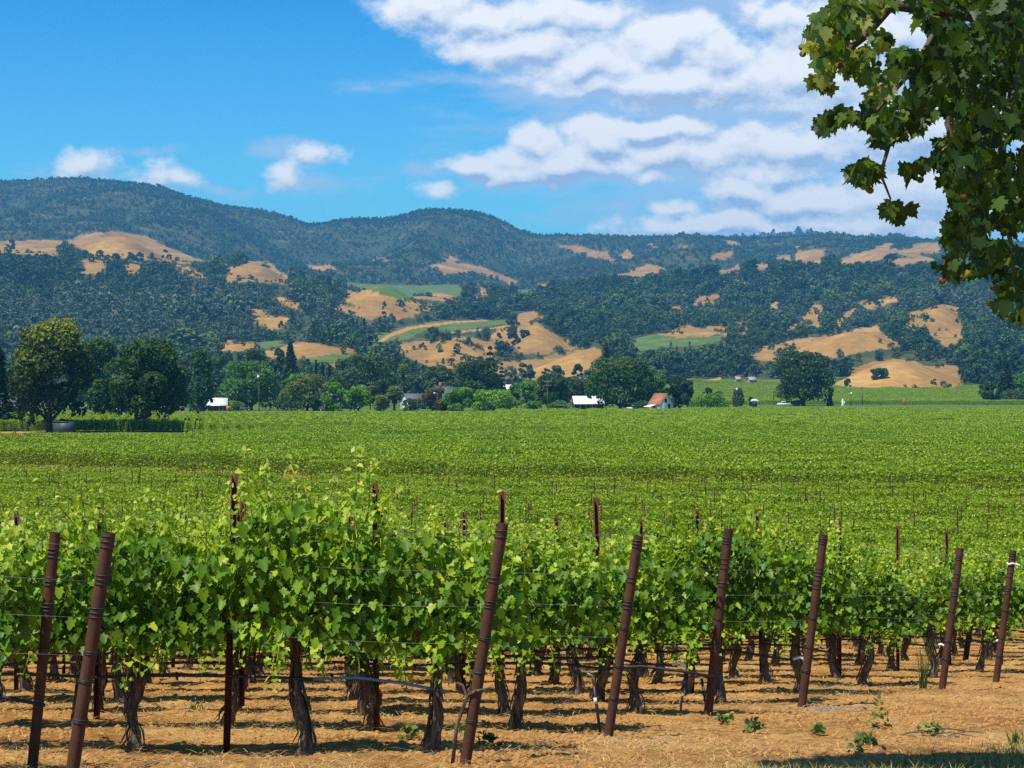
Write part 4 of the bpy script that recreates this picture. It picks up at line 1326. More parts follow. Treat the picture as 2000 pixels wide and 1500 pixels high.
T_('fruit_tree', 'wide bright green tree at the corner of the field', 'tree', 964, 607, 763, 100, 'round', 'bright', 27, 3400, size=.65, base=0, lobes=24, tone=(.55, .2))
T_('fruit_tree', 'pale green tree behind a bare pole at the field corner', 'tree', 1036, 668, 744, 52, 'round', 'bright', 28, 1700, size=.7, base=0, tone=(.4, .2))
T_('oak_tree', 'dark oak behind the tall power pole and beside the white barn roof', 'tree', 1078, 652, 733, 88, 'oak', 'dark', 29, 3400, size=.75, base=.02, lobes=22)
T_('oak_tree', 'dark tree over the back of the white barn roof', 'tree', 1124, 668, 744, 72, 'oak', 'oak', 30, 2600, size=.75, base=.02, tone=(.6, .2))
T_('oak_tree', 'great rounded dark tree between the white roof and the rusty-roofed barn', 'tree', 1212, 626, 699, 148, 'oak', 'dark', 31, 7000, size=.80, base=.03, lobes=34, tone=(.5, .26))
T_('redwood', 'brownish pointed redwood top behind the great rounded tree', 'tree', 1183, 745, 667, 46, 'conifer', 'rust', 32, 1600, size=1.2, base=.05)
T_('oak_tree', 'dark rounded tree behind the rusty-roofed barn', 'tree', 1326, 632, 737, 66, 'oak', 'oak', 33, 2600, size=.75, base=.0, lobes=20)
T_('oak_tree', 'lighter green tree between the great rounded tree and the barn', 'tree', 1284, 668, 733, 66, 'round', 'green', 34, 2000, size=.75, base=.0, tone=(.35, .2))
T_('shrub', 'bright green low hedge tree past the rusty-roofed barn', 'shrub', 1385, 606, 768, 74, 'round', 'bright', 35, 2200, size=.5, base=0, lobes=20)
T_('oak_tree', 'small dark tree behind the bright low hedge tree, the taller one', 'tree', 1381, 700, 757, 26, 'oak', 'oak', 36, 900, size=.7, base=0)
T_('oak_tree', 'small dark tree behind the bright low hedge tree, the lower one', 'tree', 1402, 690, 765, 26, 'oak', 'oak', 37, 800, size=.7, base=0)
T_('oak_tree', 'dark upright tree behind the twin transformer poles', 'tree', 1442, 715, 760, 28, 'column', 'dark', 38, 1100, size=.7)
T_('shrub', 'lone small bush standing by the far road', 'shrub', 1467, 735, 776, 14, 'column', 'dark', 39, 500, size=.5, lobes=8)
T_('oak_tree', 'big lone weeping oak by the far road with a white truck beneath', 'tree', 1569, 748, 689, 128, 'oak', 'oak', 40, 6500, size=.85, base=.10, lobes=34, tone=(.62, .26), flat=1.1)
T_('shrub', 'dark bush at the foot of the lone weeping oak', 'shrub', 1557, 745, 782, 26, 'round', 'dark', 41, 700, size=.5, base=0, lobes=8)
T_('fir', 'small dark fir beside the lone weeping oak', 'tree', 1621, 746, 768, 19, 'conifer', 'pine', 42, 900, size=.7, base=0)
T_('fir', 'tall dark fir at the far end of the valley fields', 'tree', 1964, 820, 704, 62, 'conifer', 'pine', 43, 2800, size=1.3, base=0)
T_('oak_tree', 'dark tree in front of the tall fir at the valley edge', 'tree', 1930, 795, 744, 44, 'oak', 'oak', 44, 1800, size=.8, base=0)
T_('oak_tree', 'green rounded tree beyond the tall fir at the valley edge', 'tree', 2000, 830, 728, 70, 'round', 'green', 45, 2200, size=.9, base=0, tone=(.4, .2))
T_('shrub', 'long low dark thicket under the tall fir', 'shrub', 1985, 800, 763, 80, 'round', 'dark', 46, 2000, size=.7, base=0, lobes=18)
for k, (px, d, yt, w, lab) in enumerate(((425, 990, 690, 60, 'grey-green oak on the rise behind the white-roofed shed'), (350, 700, 700, 80, 'dark oak crowding in behind the leaning headland oak'),
                                         (45, 600, 690, 90, 'dark oak behind the drooping conifer'), (150, 640, 690, 90, 'dark oak behind the grey pump box'), (255, 640, 700, 80, 'dark oak deep behind the leaning trunk'),
                                         (800, 900, 737, 60, 'grey-green oak behind the tall fan palm'), (1160, 900, 742, 60, 'oak behind the redwood top'), (1010, 930, 750, 60, 'grey-green oak behind the white hut roof'), (760, 930, 733, 50, 'oak between the brownish oak and the fan palm'))):
    T_('oak_tree', lab, 'tree', px, d, yt, w, 'oak', 'oak' if k % 2 else 'dark', 60 + k, 2200, size=1.0, base=.0, tone=(.6, .2))
for k, (px, d, yt, w, mt, lab) in enumerate(((585, 690, 728, 80, 'green', 'green tree filling in behind the olive-toned tree'), (742, 690, 742, 56, 'oak', 'dark oak filling in behind the yellow bush'), (1010, 690, 748, 50, 'green', 'green tree between the wide bright tree and the bare pole'),
                                          (455, 680, 722, 50, 'green', 'green tree filling in over the clipped shrub'), (1155, 700, 738, 70, 'dark', 'dark tree filling in behind the white barn roof'), (890, 690, 742, 50, 'dark', 'dark tree filling in beside the brick chimney'))):
    T_('oak_tree', lab, 'tree', px, d, yt, w, 'round', mt, 95 + k, 2000, size=.8, base=0, tone=(.5, .22))
for k, (px, w, yt, lab) in enumerate(((560, 50, 780, 'low dark shrub under the olive-toned tree'), (628, 40, 782, 'low dark shrub near the parked dark car'), (455, 44, 783, 'flat-topped clipped green shrub before the white-roofed shed'),
                                     (865, 60, 786, 'dark low shrub under the bright rounded tree'), (1090, 50, 783, 'low green shrub under the tall power pole'), (1250, 44, 784, 'dark shrub beside the rusty-roofed barn'), (1040, 40, 784, 'green shrub at the foot of the bare pole'))):
    T_('shrub', lab, 'shrub', px, 612, yt, w, 'round', ('dark', 'dark', 'bright', 'dark', 'green', 'dark', 'green')[k], 80 + k, 900, size=.5, base=0, lobes=14)

# oaks standing apart on the dry slopes
HILL = [(1716, 1190, 719, 38, 'round dark oak alone on the dry slope above the valley fields', 'dark'), (1655, 1165, 740, 16, 'small round oak at the lower edge of the dry slope', 'dark'),
        (860, 1440, 683, 13, 'small green bush alone on the smooth golden mound', 'green'), (1026, 1700, 645, 22, 'dark oak on the face of the peaked golden hill', 'oak'),
        (1002, 1690, 640, 30, 'loose oak on the shoulder of the peaked golden hill', 'oak'), (1000, 1830, 612, 30, 'dense oak beside the top of the peaked golden hill', 'dark'),
        (1062, 1800, 624, 24, 'oak on the far shoulder of the peaked golden hill', 'oak'), (975, 1640, 650, 20, 'thin oak below the vineyard terrace', 'oak'),
        (1020, 1150, 709, 24, 'pair-crowned oak at the foot of the long golden slope', 'grey'), (1036, 1160, 712, 22, 'squat oak touching the pair-crowned one', 'grey'),
        (1088, 1150, 714, 30, 'rounded grey-green oak in the middle of the long golden slope foot', 'grey'), (1128, 1150, 711, 26, 'open-crowned oak at the foot of the long golden slope', 'oak'),
        (1148, 1140, 722, 24, 'pale green bushy tree at the foot of the long golden slope', 'green'), (985, 1500, 668, 36, 'dark oak between the mound and the peaked hill', 'dark'),
        (850, 1560, 640, 26, 'dark oak on the edge of the green terrace', 'dark'), (20, 2560, 467, 24, 'round oak on the high pale field by the picture edge', 'dark'), (322, 2450, 487, 16, 'lone oak on the high golden ridge', 'dark'),
        (750, 1950, 589, 12, 'slim dark tree on the wide golden slope', 'dark'), (1215, 1200, 742, 30, 'dark oak at the edge of the valley fields', 'dark'), (1355, 1190, 746, 16, 'small bush on the valley field track', 'green')]
for k, (px, d, yt, w, lab, mt) in enumerate(HILL):
    T_('oak_tree', lab, 'tree', px, d, yt, w, 'oak', mt, 120 + k, 1300, size=.9 if d < 1400 else 1.2, base=.02, lobes=13)
for k, (px, d, w, h) in enumerate(((150, 2500, 18, 9), (165, 2520, 18, 10), (178, 2480, 20, 11), (195, 2500, 22, 12), (210, 2470, 24, 13), (226, 2480, 24, 14), (242, 2450, 26, 14), (258, 2500, 22, 12), (272, 2520, 18, 11), (236, 2410, 24, 12), (284, 2470, 20, 10))):
    X, Y, Z = at(px, d); top = 750 - F * (Z + h - EYE) / d
    T_('oak_tree', f'dark oak, {ORD[k + 1]} in the clump crowning the golden knoll below the mountain', 'tree', px, d, top, w, 'oak', 'dark', 160 + k, 700, size=1.4, base=.0, lobes=10, group='oak clump on the golden knoll')

# ------------------------------------------------------------------ buildings
M_WHITE = plain_mat('white_paint', (.74, .74, .72), .5, .3, .08, 1.5)
M_METAL = plain_mat('white_metal_roof', (.80, .82, .84), .45, .4, .06, .8)
M_RUSTR = plain_mat('rusty_roof', (.33, .135, .075), .8, .2, .35, 1.2)
M_GREY = plain_mat('grey_shingles', (.105, .115, .125), .85, .2, .2, 2.5)
M_RED = plain_mat('dark_red_boards', (.115, .030, .022), .8, .2, .25, 1.4)
M_DARK = plain_mat('dark_opening', (.012, .012, .014), .6, .3, .2, 1)
M_STONE = plain_mat('pale_stone', (.36, .30, .24), .9, .15, .2, 1.6)
M_BRICK = plain_mat('red_brick', (.30, .10, .060), .9, .15, .25, 3)
M_WOOD = plain_mat('weathered_pole', (.145, .105, .075), .9, .15, .3, 4)
M_BOX = plain_mat('blue_grey_sheet', (.045, .062, .080), .55, .4, .15, 2)
M_YEL = plain_mat('yellow_paint', (.62, .42, .08), .5, .4, .1, 2)
M_ORG = plain_mat('orange_paint', (.62, .16, .035), .5, .4, .1, 2)
M_BLUE = plain_mat('blue_car_paint', (.05, .085, .16), .25, .6, .1, 2)
M_CAR = plain_mat('dark_car_paint', (.03, .034, .05), .25, .6, .1, 2)
M_GLASS = plain_mat('dark_glass', (.02, .025, .03), .1, .6, .1, 2)
M_TYRE = plain_mat('tyre', (.015, .015, .015), .9, .2, .1, 5)
M_TAN = plain_mat('tan_boards', (.36, .25, .15), .85, .2, .2, 2)


def house(name, label, px, d, w, dep, hw, hr, rz, wall, roof, openings=(), z0=None, chimney=None, over=.35, leanto=None):
    """a gabled house: ridge along local x; w along the ridge, dep across"""
    X, Y, Z = at(px, d)
    root = tag(empty(name, (X, Y, Z if z0 is None else z0), rz), label, 'building')
    a, b = w / 2, dep / 2
    m = MB()
    m.add([(-a, -b, -1), (a, -b, -1), (a, b, -1), (-a, b, -1), (-a, -b, hw), (a, -b, hw), (a, b, hw), (-a, b, hw), (-a, 0, hw + hr), (a, 0, hw + hr)],
          [(0, 1, 5, 4), (2, 3, 7, 6), (1, 2, 6, 9, 5), (3, 0, 4, 8, 7)])
    m.build('wall', wall, root)
    r = MB(); sl = hr / b; t = .16; A = a + over; B = b + over
    for s in (-1, 1):
        lo = hw - over * sl
        q = [(-A, s * B, lo + .02), (A, s * B, lo + .02), (A, 0, hw + hr + .02), (-A, 0, hw + hr + .02)]
        v = q + [(x, y, z + t) for x, y, z in q]
        r.add(v, [(0, 1, 2, 3), (7, 6, 5, 4), (0, 4, 5, 1), (1, 5, 6, 2), (2, 6, 7, 3), (3, 7, 4, 0)] if s < 0 else [(3, 2, 1, 0), (4, 5, 6, 7), (1, 5, 4, 0), (2, 6, 5, 1), (3, 7, 6, 2), (0, 4, 7, 3)])
    rf = r.build('roof', roof, root)
    if chimney:
        c = MB(); c.box((chimney[0], chimney[1], hw + hr + .3), (.9, .9, 2.6)); c.build('chimney', M_BRICK, rf)
    for face, u, z, ow, oh, kind in openings:
        o = MB(); fr = MB()
        if face == 'front': c = (u, -b - .02, z); sz = (ow, .06, oh); fs = (ow + .24, .04, oh + .24)
        elif face == 'end': c = (a + .02, u, z); sz = (.06, ow, oh); fs = (.04, ow + .24, oh + .24)
        else: c = (-a - .02, u, z); sz = (.06, ow, oh); fs = (.04, ow + .24, oh + .24)
        o.box(c, sz); e = o.build(kind, M_DARK, root)
        fr.box(c, fs); fr.build('frame', M_WHITE, e)
    if leanto:
        l = MB(); x0, x1, zz = leanto
        l.add([(x0, -b - 3, 1.2), (x1, -b - 3, 1.2), (x1, -b - .1, zz), (x0, -b - .1, zz), (x0, -b - 3, 1.35), (x1, -b - 3, 1.35), (x1, -b - .1, zz + .15), (x0, -b - .1, zz + .15)], [(3, 2, 1, 0), (4, 5, 6, 7), (0, 1, 5, 4), (1, 2, 6, 5), (2, 3, 7, 6), (3, 0, 4, 7)])
        l.build('lean_to_roof', M_METAL, root)
    return root


house('barn', 'barn with a rusty red roof and a white gable end at the vineyard edge', 1291, 606, 4.8, 5.4, 2.2, 2.9, radians(-50), M_WHITE, M_RUSTR,
      [('end', -.4, 3.1, .9, 1.1, 'hatch'), ('end', .9, 1.1, 1.0, 1.9, 'door'), ('front', 0, 1.2, 1.0, 1.0, 'window')], leanto=(-1.6, 1.2, 1.9))
house('barn', 'low long barn with a white metal roof under dark trees', 1148, 640, 9.0, 6.5, 1.9, 2.2, radians(6), M_BOX, M_METAL, [('front', -2, 1.0, 1.4, 1.7, 'door'), ('front', 1.5, 1.1, 1.0, .9, 'window')])
house('shed', 'dark red shed with a bright white roof beside the columnar tree', 424, 612, 5.6, 5.5, 1.7, 2.0, radians(8), M_RED, M_METAL, [('front', 1.2, .8, .9, 1.6, 'door')])
house('house', 'house with a dark grey roof and a white gable behind low shrubs', 806, 650, 6.0, 5.0, 2.6, 2.2, radians(34), M_WHITE, M_GREY, [('left', 0, 2.2, .9, 1.1, 'window')])
house('house', 'steep grey-roofed house with a red brick chimney among the trees', 868, 660, 5.4, 5.6, 3.4, 3.6, radians(10), M_GREY, M_GREY, [('front', 1, 2.0, .9, 1.2, 'window')], chimney=(-1.5, -1.2))
house('hut', 'small hut with a white roof beside the thin cedar', 995, 800, 4.6, 4.0, 6.2, 1.4, radians(6), M_WHITE, M_METAL, [('front', 0, 5.2, .8, .8, 'window')])
house('house', 'house with a grey roof on the wooded slope by the golden fields', 404, 1450, 12, 8, 3.0, 3.2, radians(-14), M_TAN, M_STONE, [('front', -2, 1.6, 1.4, 1.4, 'window'), ('front', 3, 1.6, 1.4, 1.4, 'window')])
house('house', 'pale stone house among trees above the valley fields, the wider one', 1468, 1215, 4.4, 4.4, 3.2, 1.6, radians(20), M_STONE, M_STONE, [('front', 0, 1.6, 1.0, 1.3, 'window')])
house('house', 'pale narrow stone house half hidden by a tree above the valley fields', 1441, 1225, 3.4, 3.4, 3.2, 1.4, radians(20), M_STONE, M_STONE, [('front', 0, 1.8, .8, 1.0, 'window')])
house('cabin', 'low dark red cabin behind the drooping conifer', 30, 560, 7.5, 5.0, 2.0, 2.4, radians(5), M_RED, M_GREY, [('front', 1, 1.0, 1.4, 1.6, 'door')])
house('house', 'white house glimpsed through the dark crowns behind the leaning oak', 240, 480, 4.0, 4.0, 8.6, 1.6, radians(15), M_WHITE, M_GREY, [('front', .4, 7.8, .8, 1.0, 'window')])
house('barn', 'dark barn beside the tall oak, partly behind the bright green trees', 660, 660, 9, 6, 3.0, 2.6, radians(4), M_BOX, M_GREY, [('front', 0, 1.2, 2.0, 2.2, 'door')])

# grey pump box under the yellow-tipped tree
X, Y, Z = at(126, 334)
pb = tag(empty('pump_box', (X, Y, Z), radians(-24)), 'blue-grey sheet metal pump box with a dark lid under the yellow-tipped tree', 'pump box')
m = MB(); m.box((0, 0, .85), (2.9, 2.2, 1.9)); m.build('body', M_BOX, pb)
m = MB(); m.box((0, 0, 1.86), (3.05, 2.35, .10)); m.build('lid', M_BOX, pb)
m = MB(); m.tube([(-.5, 0, 1.92), (-.5, 0, 2.35)], [.55, .40], 12); m.box((.35, .1, 2.08), (.6, .5, .32)); m.build('motor', M_DARK, pb)
# small pump platform in the far block
X, Y, Z = at(1096, 560)
pp = tag(empty('pump_stand', (X, Y, Z)), 'small shaded pump stand sticking out of the far vines', 'pump stand')
m = MB(); m.box((-.1, 0, 1.25), (1.1, 1.0, 1.7)); m.build('body', M_BOX, pp)
m = MB(); m.box((0, 0, 2.22), (2.4, 1.8, .12), .1); m.build('roof', M_TAN, pp)

# ------------------------------------------------------------------ poles
def pole(px, d, ytop, label, arms=1, can=None, lamp=False, mat=None, r=.14, cat='utility pole', name='utility_pole'):
    X, Y, Z = at(px, d); h = EYE + (750 - ytop) * d / F - Z
    root = tag(empty(name, (X, Y, Z), float(rng.uniform(-.5, .5))), label, cat)
    m = MB(); m.tube([(0, 0, -.3), (0, 0, h * .5), (0, 0, h)], [r * 1.15, r, r * .75], 9); m.build('pole', mat or M_WOOD, root)
    for k in range(arms):
        a = MB(); z = h - .5 - 1.1 * k; a.box((0, -.16, z), (2.2, .10, .12)); ar = a.build('crossarm', M_WOOD, root)
        for x in (-1.0, -.4, .4, 1.0):
            i_ = MB(); i_.tube([(x, -.16, z + .07), (x, -.16, z + .17), (x, -.16, z + .27)], [.03, .07, .04], 7); i_.build('insulator', M_WHITE, ar)
    if can:
        c = MB(); c.tube([(0, -.42, h - can - .75), (0, -.42, h - can)], [.33, .33], 14); tr = c.build('transformer', M_METAL, root)
        c = MB(); c.tube([(0, -.42, h - can + .003), (0, -.42, h - can + .10)], [.35, .12], 14); c.build('lid', M_METAL, tr)
    if lamp:
        c = MB(); c.tube([(0, 0, h - .1), (-.5, -.1, h + .15), (-.9, -.1, h + .1)], .04, 6); c.build('arm', M_METAL, root)
        c = MB(); c.tube([(-.9, -.1, h - .10), (-.9, -.1, h + .06), (-.9, -.1, h + .2)], [.30, .33, .14], 12); c.build('lamp_head', M_WHITE, root)
    return root


pole(506, 612, 729, 'power pole with a white transformer in front of the light green tree', 2, .7)
pole(723, 606, 746, 'power pole with crossarm between the bright green trees and the yellow bush', 2)
pole(816, 606, 766, 'short pole beside the grey-roofed house', 0, r=.11)
pole(854, 604, 768, 'pole with a pale lamp head before the brownish shrub', 0, lamp=True, r=.10)
pole(785, 606, 772, 'short thin pole beside the squat palm', 0, r=.09)
pole(1018, 604, 766, 'bare pale pole at the corner of the far vines', 0, r=.14)
pole(1069, 604, 743, 'tall power pole with crossarms beside the dark oak', 2)
pole(1432, 690, 757, 'brown pole, the plain one of the twin transformer poles', 1)
pole(1439, 690, 753, 'pole carrying a wide white transformer past the hedge tree', 1, .9)
pole(1373, 880, 750, 'pole at the foot of the valley field track', 0)
pole(1511, 780, 756, 'pole standing between the small bush and the lone oak', 1)
pole(1662, 760, 764, 'pole with a small white box beside the white statue', 0, .5)
pole(1684, 770, 754, 'tall dark pole beyond the white statue', 1)
pole(1720, 760, 778, 'short dark pole in the valley field', 0, r=.10)
pole(1781, 960, 764, 'pole far out in the valley field past the orange hydrant', 1)
pole(1868, 960, 762, 'pole far out in the valley field before the dry slope end', 1)
pole(1906, 1000, 760, 'pole with a white cap close to the dark thicket', 0)
pole(1946, 850, 762, 'pale pole in front of the tall fir', 0)
pole(1928, 748, 784, 'short dark stump of a pole by the far road', 0, r=.16)
pole(522, 395, 795, 'thin grey pipe standing in the far vines', 0, mat=M_BOX, r=.09, cat='standpipe', name='standpipe')

# ------------------------------------------------------------------ things by the houses and the far road
def vehicle(name, label, cat, px, d, rz, paint, pickup=False, L_=4.4, H=1.5):
    X, Y, Z = at(px, d)
    root = tag(empty(name, (X, Y, Z), rz), label, cat)
    W = 1.75
    def extr(pts, w, y0=0):
        n = len(pts); v = [(x, y0 - w / 2, z) for x, z in pts] + [(x, y0 + w / 2, z) for x, z in pts]
        return v, [tuple(range(n)), tuple(range(n, 2 * n))[::-1]] + [(i, i + n, (i + 1) % n + n, (i + 1) % n) for i in range(n)]
    l = L_ / 2
    m = MB()
    if pickup:
        m.add(*extr([(-l, .45), (l, .45), (l, .95), (l * .55, 1.05), (l * .50, 1.05), (-l, 1.0)], W))
        m.add(*extr([(l * .48, 1.055), (l * .25, 1.75), (-l * .22, 1.78), (-l * .25, 1.055)], W * .92))
    else:
        m.add(*extr([(-l, .42), (l, .42), (l, .78), (l * .62, .95), (-l * .8, 1.0), (-l, .85)], W))
        m.add(*extr([(l * .55, .955), (l * .15, H), (-l * .45, H), (-l * .85, .99)], W * .88))
    m.build('body', paint, root)
    g = MB()
    for s in (-1, 1):
        if pickup: q = [(l * .40, 1.12), (l * .24, 1.62), (-l * .16, 1.65), (-l * .18, 1.12)]; w = W * .46
        else: q = [(l * .42, 1.02), (l * .13, H - .1), (-l * .40, H - .1), (-l * .68, 1.04)]; w = W * .44
        g.add([(x, s * (w + .012), z) for x, z in q], [(0, 1, 2, 3)] if s < 0 else [(3, 2, 1, 0)])
    g.build('side_window', M_GLASS, root)
    for sx in (-.62, .62):
        for s in (-1, 1):
            t = MB(); t.tube([(sx * l, s * (W / 2 - .16), .33), (sx * l, s * (W / 2 + .03), .33)], [.33, .33], 16); wh = t.build('wheel', M_TYRE, root)
            t = MB(); t.tube([(sx * l, s * (W / 2 + .033), .33), (sx * l, s * (W / 2 + .045), .33)], [.18, .16], 12); t.build('rim', M_METAL, wh)
    return root


vehicle('pickup_truck', 'white pickup truck parked near the lone weeping oak', 'truck', 1531, 742, radians(176), M_WHITE, True, 4.9)
vehicle('parked_car', 'dark car parked under the olive-toned tree', 'car', 636, 607, radians(3), M_CAR)
vehicle('parked_car', 'blue car parked under the leaning headland oak', 'car', 277, 604, radians(-8), M_BLUE)
vehicle('pickup_truck', 'white pickup truck beside the rusty-roofed barn, mostly behind vines', 'truck', 1240, 612, radians(10), M_WHITE, True, 4.6)
vehicle('parked_car', 'grey car behind the clipped shrub by the red shed', 'car', 476, 612, radians(20), M_BOX)


def machine(name, label, cat, px, d, paint, w=3.0, h=1.9):
    X, Y, Z = at(px, d); root = tag(empty(name, (X, Y, Z)), label, cat)
    m = MB(); m.box((-.1 * w, 0, .42 * h + .3), (w * .8, 1.2, h * .45)); m.box((w * .22, 0, h * .78 + .3), (w * .34, 1.2, h * .40)); m.build('body', paint, root)
    for x, r in ((-w * .34, .42), (w * .26, .62)):
        for s in (-1, 1):
            t = MB(); t.tube([(x, s * .58, r), (x, s * .86, r)], [r, r], 16); t.build('wheel', M_TYRE, root)
    m = MB(); m.tube([(-w * .35, .2, h * .64 + .3), (-w * .35, .2, h + .5)], .05, 6); m.build('exhaust_pipe', M_DARK, root)
    return root


machine('tractor', 'yellow tractor parked under the leaning headland oak, the wider one', 'tractor', 317, 606, M_YEL)
machine('tractor', 'yellow tractor end-on beside the blue car', 'tractor', 299, 608, M_YEL, 2.0, 1.7)
machine('tractor', 'orange tractor half hidden under the leaning headland oak', 'tractor', 352, 606, M_ORG, 2.4, 1.8)
X, Y, Z = at(445, 604)
bn = tag(empty('water_tank', (X, Y, Z)), 'small round orange tank by the red shed', 'tank')
m = MB(); m.tube([(0, 0, 0), (0, 0, 1.2), (0, 0, 1.55)], [.5, .5, .2], 14); m.build('body', M_ORG, bn)
m = MB(); m.tube([(0, 0, 1.55), (0, 0, 1.68)], [.16, .16], 10); m.build('cap', M_DARK, bn)
# white statue near the lone oak
X, Y, Z = at(1646, 741)
sm = tag(empty('statue', (X, Y, Z)), 'tall white figure-like statue standing by the far road', 'statue')
m = MB(); m.tube([(0, 0, 0), (0, 0, .5), (.05, 0, 1.1), (0, 0, 1.75), (-.05, 0, 2.05), (-.05, 0, 2.3), (-.05, 0, 2.6), (-.05, 0, 2.75)], [.62, .55, .50, .55, .24, .27, .22, .08], 14, jitter=.08)
m.tube([(.45, -.1, 1.7), (.62, -.2, 1.1), (.4, -.4, .8)], [.16, .14, .10], 8); m.build('figure', M_WHITE, sm, smooth=True)
m = MB(); m.box((0, 0, -.05), (1.5, 1.3, .34)); m.build('plinth', M_STONE, sm)
X, Y, Z = at(1766, 770)
hy = tag(empty('hydrant', (X, Y, Z)), 'orange standpipe hydrant in the valley field', 'hydrant')
m = MB(); m.tube([(0, 0, 0), (0, 0, 1.5), (0, 0, 2.3), (0, 0, 2.5)], [.26, .24, .24, .10], 10); m.build('body', M_ORG, hy)
m = MB(); m.tube([(-.4, 0, 1.7), (.4, 0, 1.7)], .12, 8); m.build('outlet', M_ORG, hy)
X, Y, Z = at(1474, 690)
bt = tag(empty('covered_boat', (X, Y, Z), radians(-15)), 'white tarpaulin-covered shape at the edge of the far vines', 'tarp')
m = MB(); m.tube([(-1.4, 0, 2.0), (-1.0, 0, 2.35), (0, 0, 2.5), (.9, 0, 2.3), (1.5, 0, 1.95)], [.08, .42, .5, .38, .06], 10, jitter=.06); m.build('cover', M_WHITE, bt)
m = MB(); m.box((0, 0, .95), (1.6, .7, 1.9)); m.build('stand', M_DARK, bt)

# ------------------------------------------------------------------ ground litter, weeds
STRAW = leaf_mat('dry_straw', [(0, (.16, .080, .025)), (.5, (.40, .235, .080)), (1, (.68, .48, .21))], 0, .8, .2, .5)
CLOD = Mat('soil_clods', .95, .1)
CLOD.color(CLOD.ramp(CLOD.noise(7, 6, .7, CLOD.coord()), [(.3, (.18, .085, .028)), (.55, (.40, .205, .066)), (.75, (.56, .33, .12))]))
WEED = leaf_mat('weed_leaves', [(0, (.04, .08, .015)), (.5, (.09, .16, .03)), (1, (.20, .25, .06))], .25)
TGRASS = leaf_mat('thin_turf', [(0, (.10, .13, .03)), (.5, (.22, .20, .06)), (1, (.46, .36, .14))], .2, .7, .2, .5)


def litter(seed, n, L_, rad, wid, mat, up=.15, bend=.3):
    g = np.random.default_rng(seed); V, Fc, T = [], [], []
    for i in range(n):
        a, r = g.uniform(0, 6.28), rad * math.sqrt(g.random())
        p = np.array([r * cos(a), r * sin(a), g.uniform(.0, .018)]); q = g.uniform(0, 6.28); l = L_ * g.uniform(.4, 1.3); e = g.uniform(-.05, up)
        d_ = np.array([cos(q), sin(q), e]); s = np.array([-sin(q), cos(q), 0]) * wid * g.uniform(.6, 1.4)
        m_ = p + d_ * l * .5 + np.array([0, 0, .05 * l]) + s * g.uniform(-3, 3) * bend; e_ = p + d_ * l
        b = len(V); V += [p - s, p + s, m_ + s, m_ - s, e_]; Fc += [(b, b + 1, b + 2, b + 3), (b + 3, b + 2, b + 4)]; T += [np.clip(.5 + .25 * g.normal(), 0, 1)] * 5
    return template('litter', new_mesh('litter', V, Fc, mat, T))


def blades(seed, n, h, rad, wid, mat, spread=.35):
    g = np.random.default_rng(seed); V, Fc, T = [], [], []
    for i in range(n):
        a, r = g.uniform(0, 6.28), rad * math.sqrt(g.random()); p = np.array([r * cos(a), r * sin(a), -.01]); q = g.uniform(0, 6.28); l = h * g.uniform(.4, 1.2)
        o = np.array([cos(q), sin(q), 0]) * spread * l; s = np.array([-sin(q), cos(q), 0]) * wid
        m_ = p + o * .35 + np.array([0, 0, l * .6]); e_ = p + o + np.array([0, 0, l * .95])
        b = len(V); V += [p - s, p + s, m_ + s * .8, m_ - s * .8, e_]; Fc += [(b, b + 1, b + 2, b + 3), (b + 3, b + 2, b + 4)]; T += [np.clip(.5 + .28 * g.normal(), 0, 1)] * 5
    return new_mesh('blades', V, Fc, mat, T)


def clod(seed):
    g = np.random.default_rng(seed); m = MB()
    m.tube([(0, 0, -.5), (0, 0, -.1), (.1, 0, .3), (0, .05, .5)], [.5, .62, .45, .12], 7, True, .5, .22, seed)
    return template('clod', m.mesh('clod', CLOD.m, True))


def spread(name, n, d0, d1, temps, smin, smax, seed, cond=None, z=0.0, flat=1.0):
    g = np.random.default_rng(seed)
    d = d0 * (d1 / d0) ** g.random(n); u = g.uniform(-.29, .29, n); X = u * d
    keep = np.ones(n, bool) if cond is None else cond(X, d, g)
    X, d = X[keep], d[keep]
    s = g.uniform(smin, smax, len(X)) ** 1.0
    return scatter(name, np.stack([X, d, TZ(X, d) + z], 1), g.uniform(0, 6.28, len(X)), np.stack([s, s, s * flat], 1), temps)


patch = lambda X, d, g: vnoise(X * .8, d * .55, 91) + g.normal(0, .16, len(X)) + .25 * (d < 15.7) + .12 * (X > .02 * d) > .50
spread('straw_litter', 9500, 13.2, 62, [litter(i, 15, .12, .22, .0016, STRAW) for i in range(5)], .7, 1.3, 1, patch)
spread('loose_straw', 3000, 13.2, 45, [litter(20 + i, 8, .16, .35, .0017, STRAW) for i in range(4)], .6, 1.3, 2)
spread('soil_clods', 46000, 13.2, 50, [clod(i) for i in range(6)], .010, .050, 3, lambda X, d, g: vnoise(X * 1.1, d * .9, 45) + g.normal(0, .2, len(X)) > .45, 0, .8)
spread('thin_grass', 3600, 13.2, 22, [template('turf', blades(40 + i, 26, .075, .14, .0028, TGRASS, .8)) for i in range(4)], .7, 1.5, 4,
       lambda X, d, g: ((X - .19 * d) * .6 - (d - 15.6) * .55 + g.normal(0, .30, len(X)) + .9 * (vnoise(X * 1.2, d * 1.2, 8) - .5) > .25))

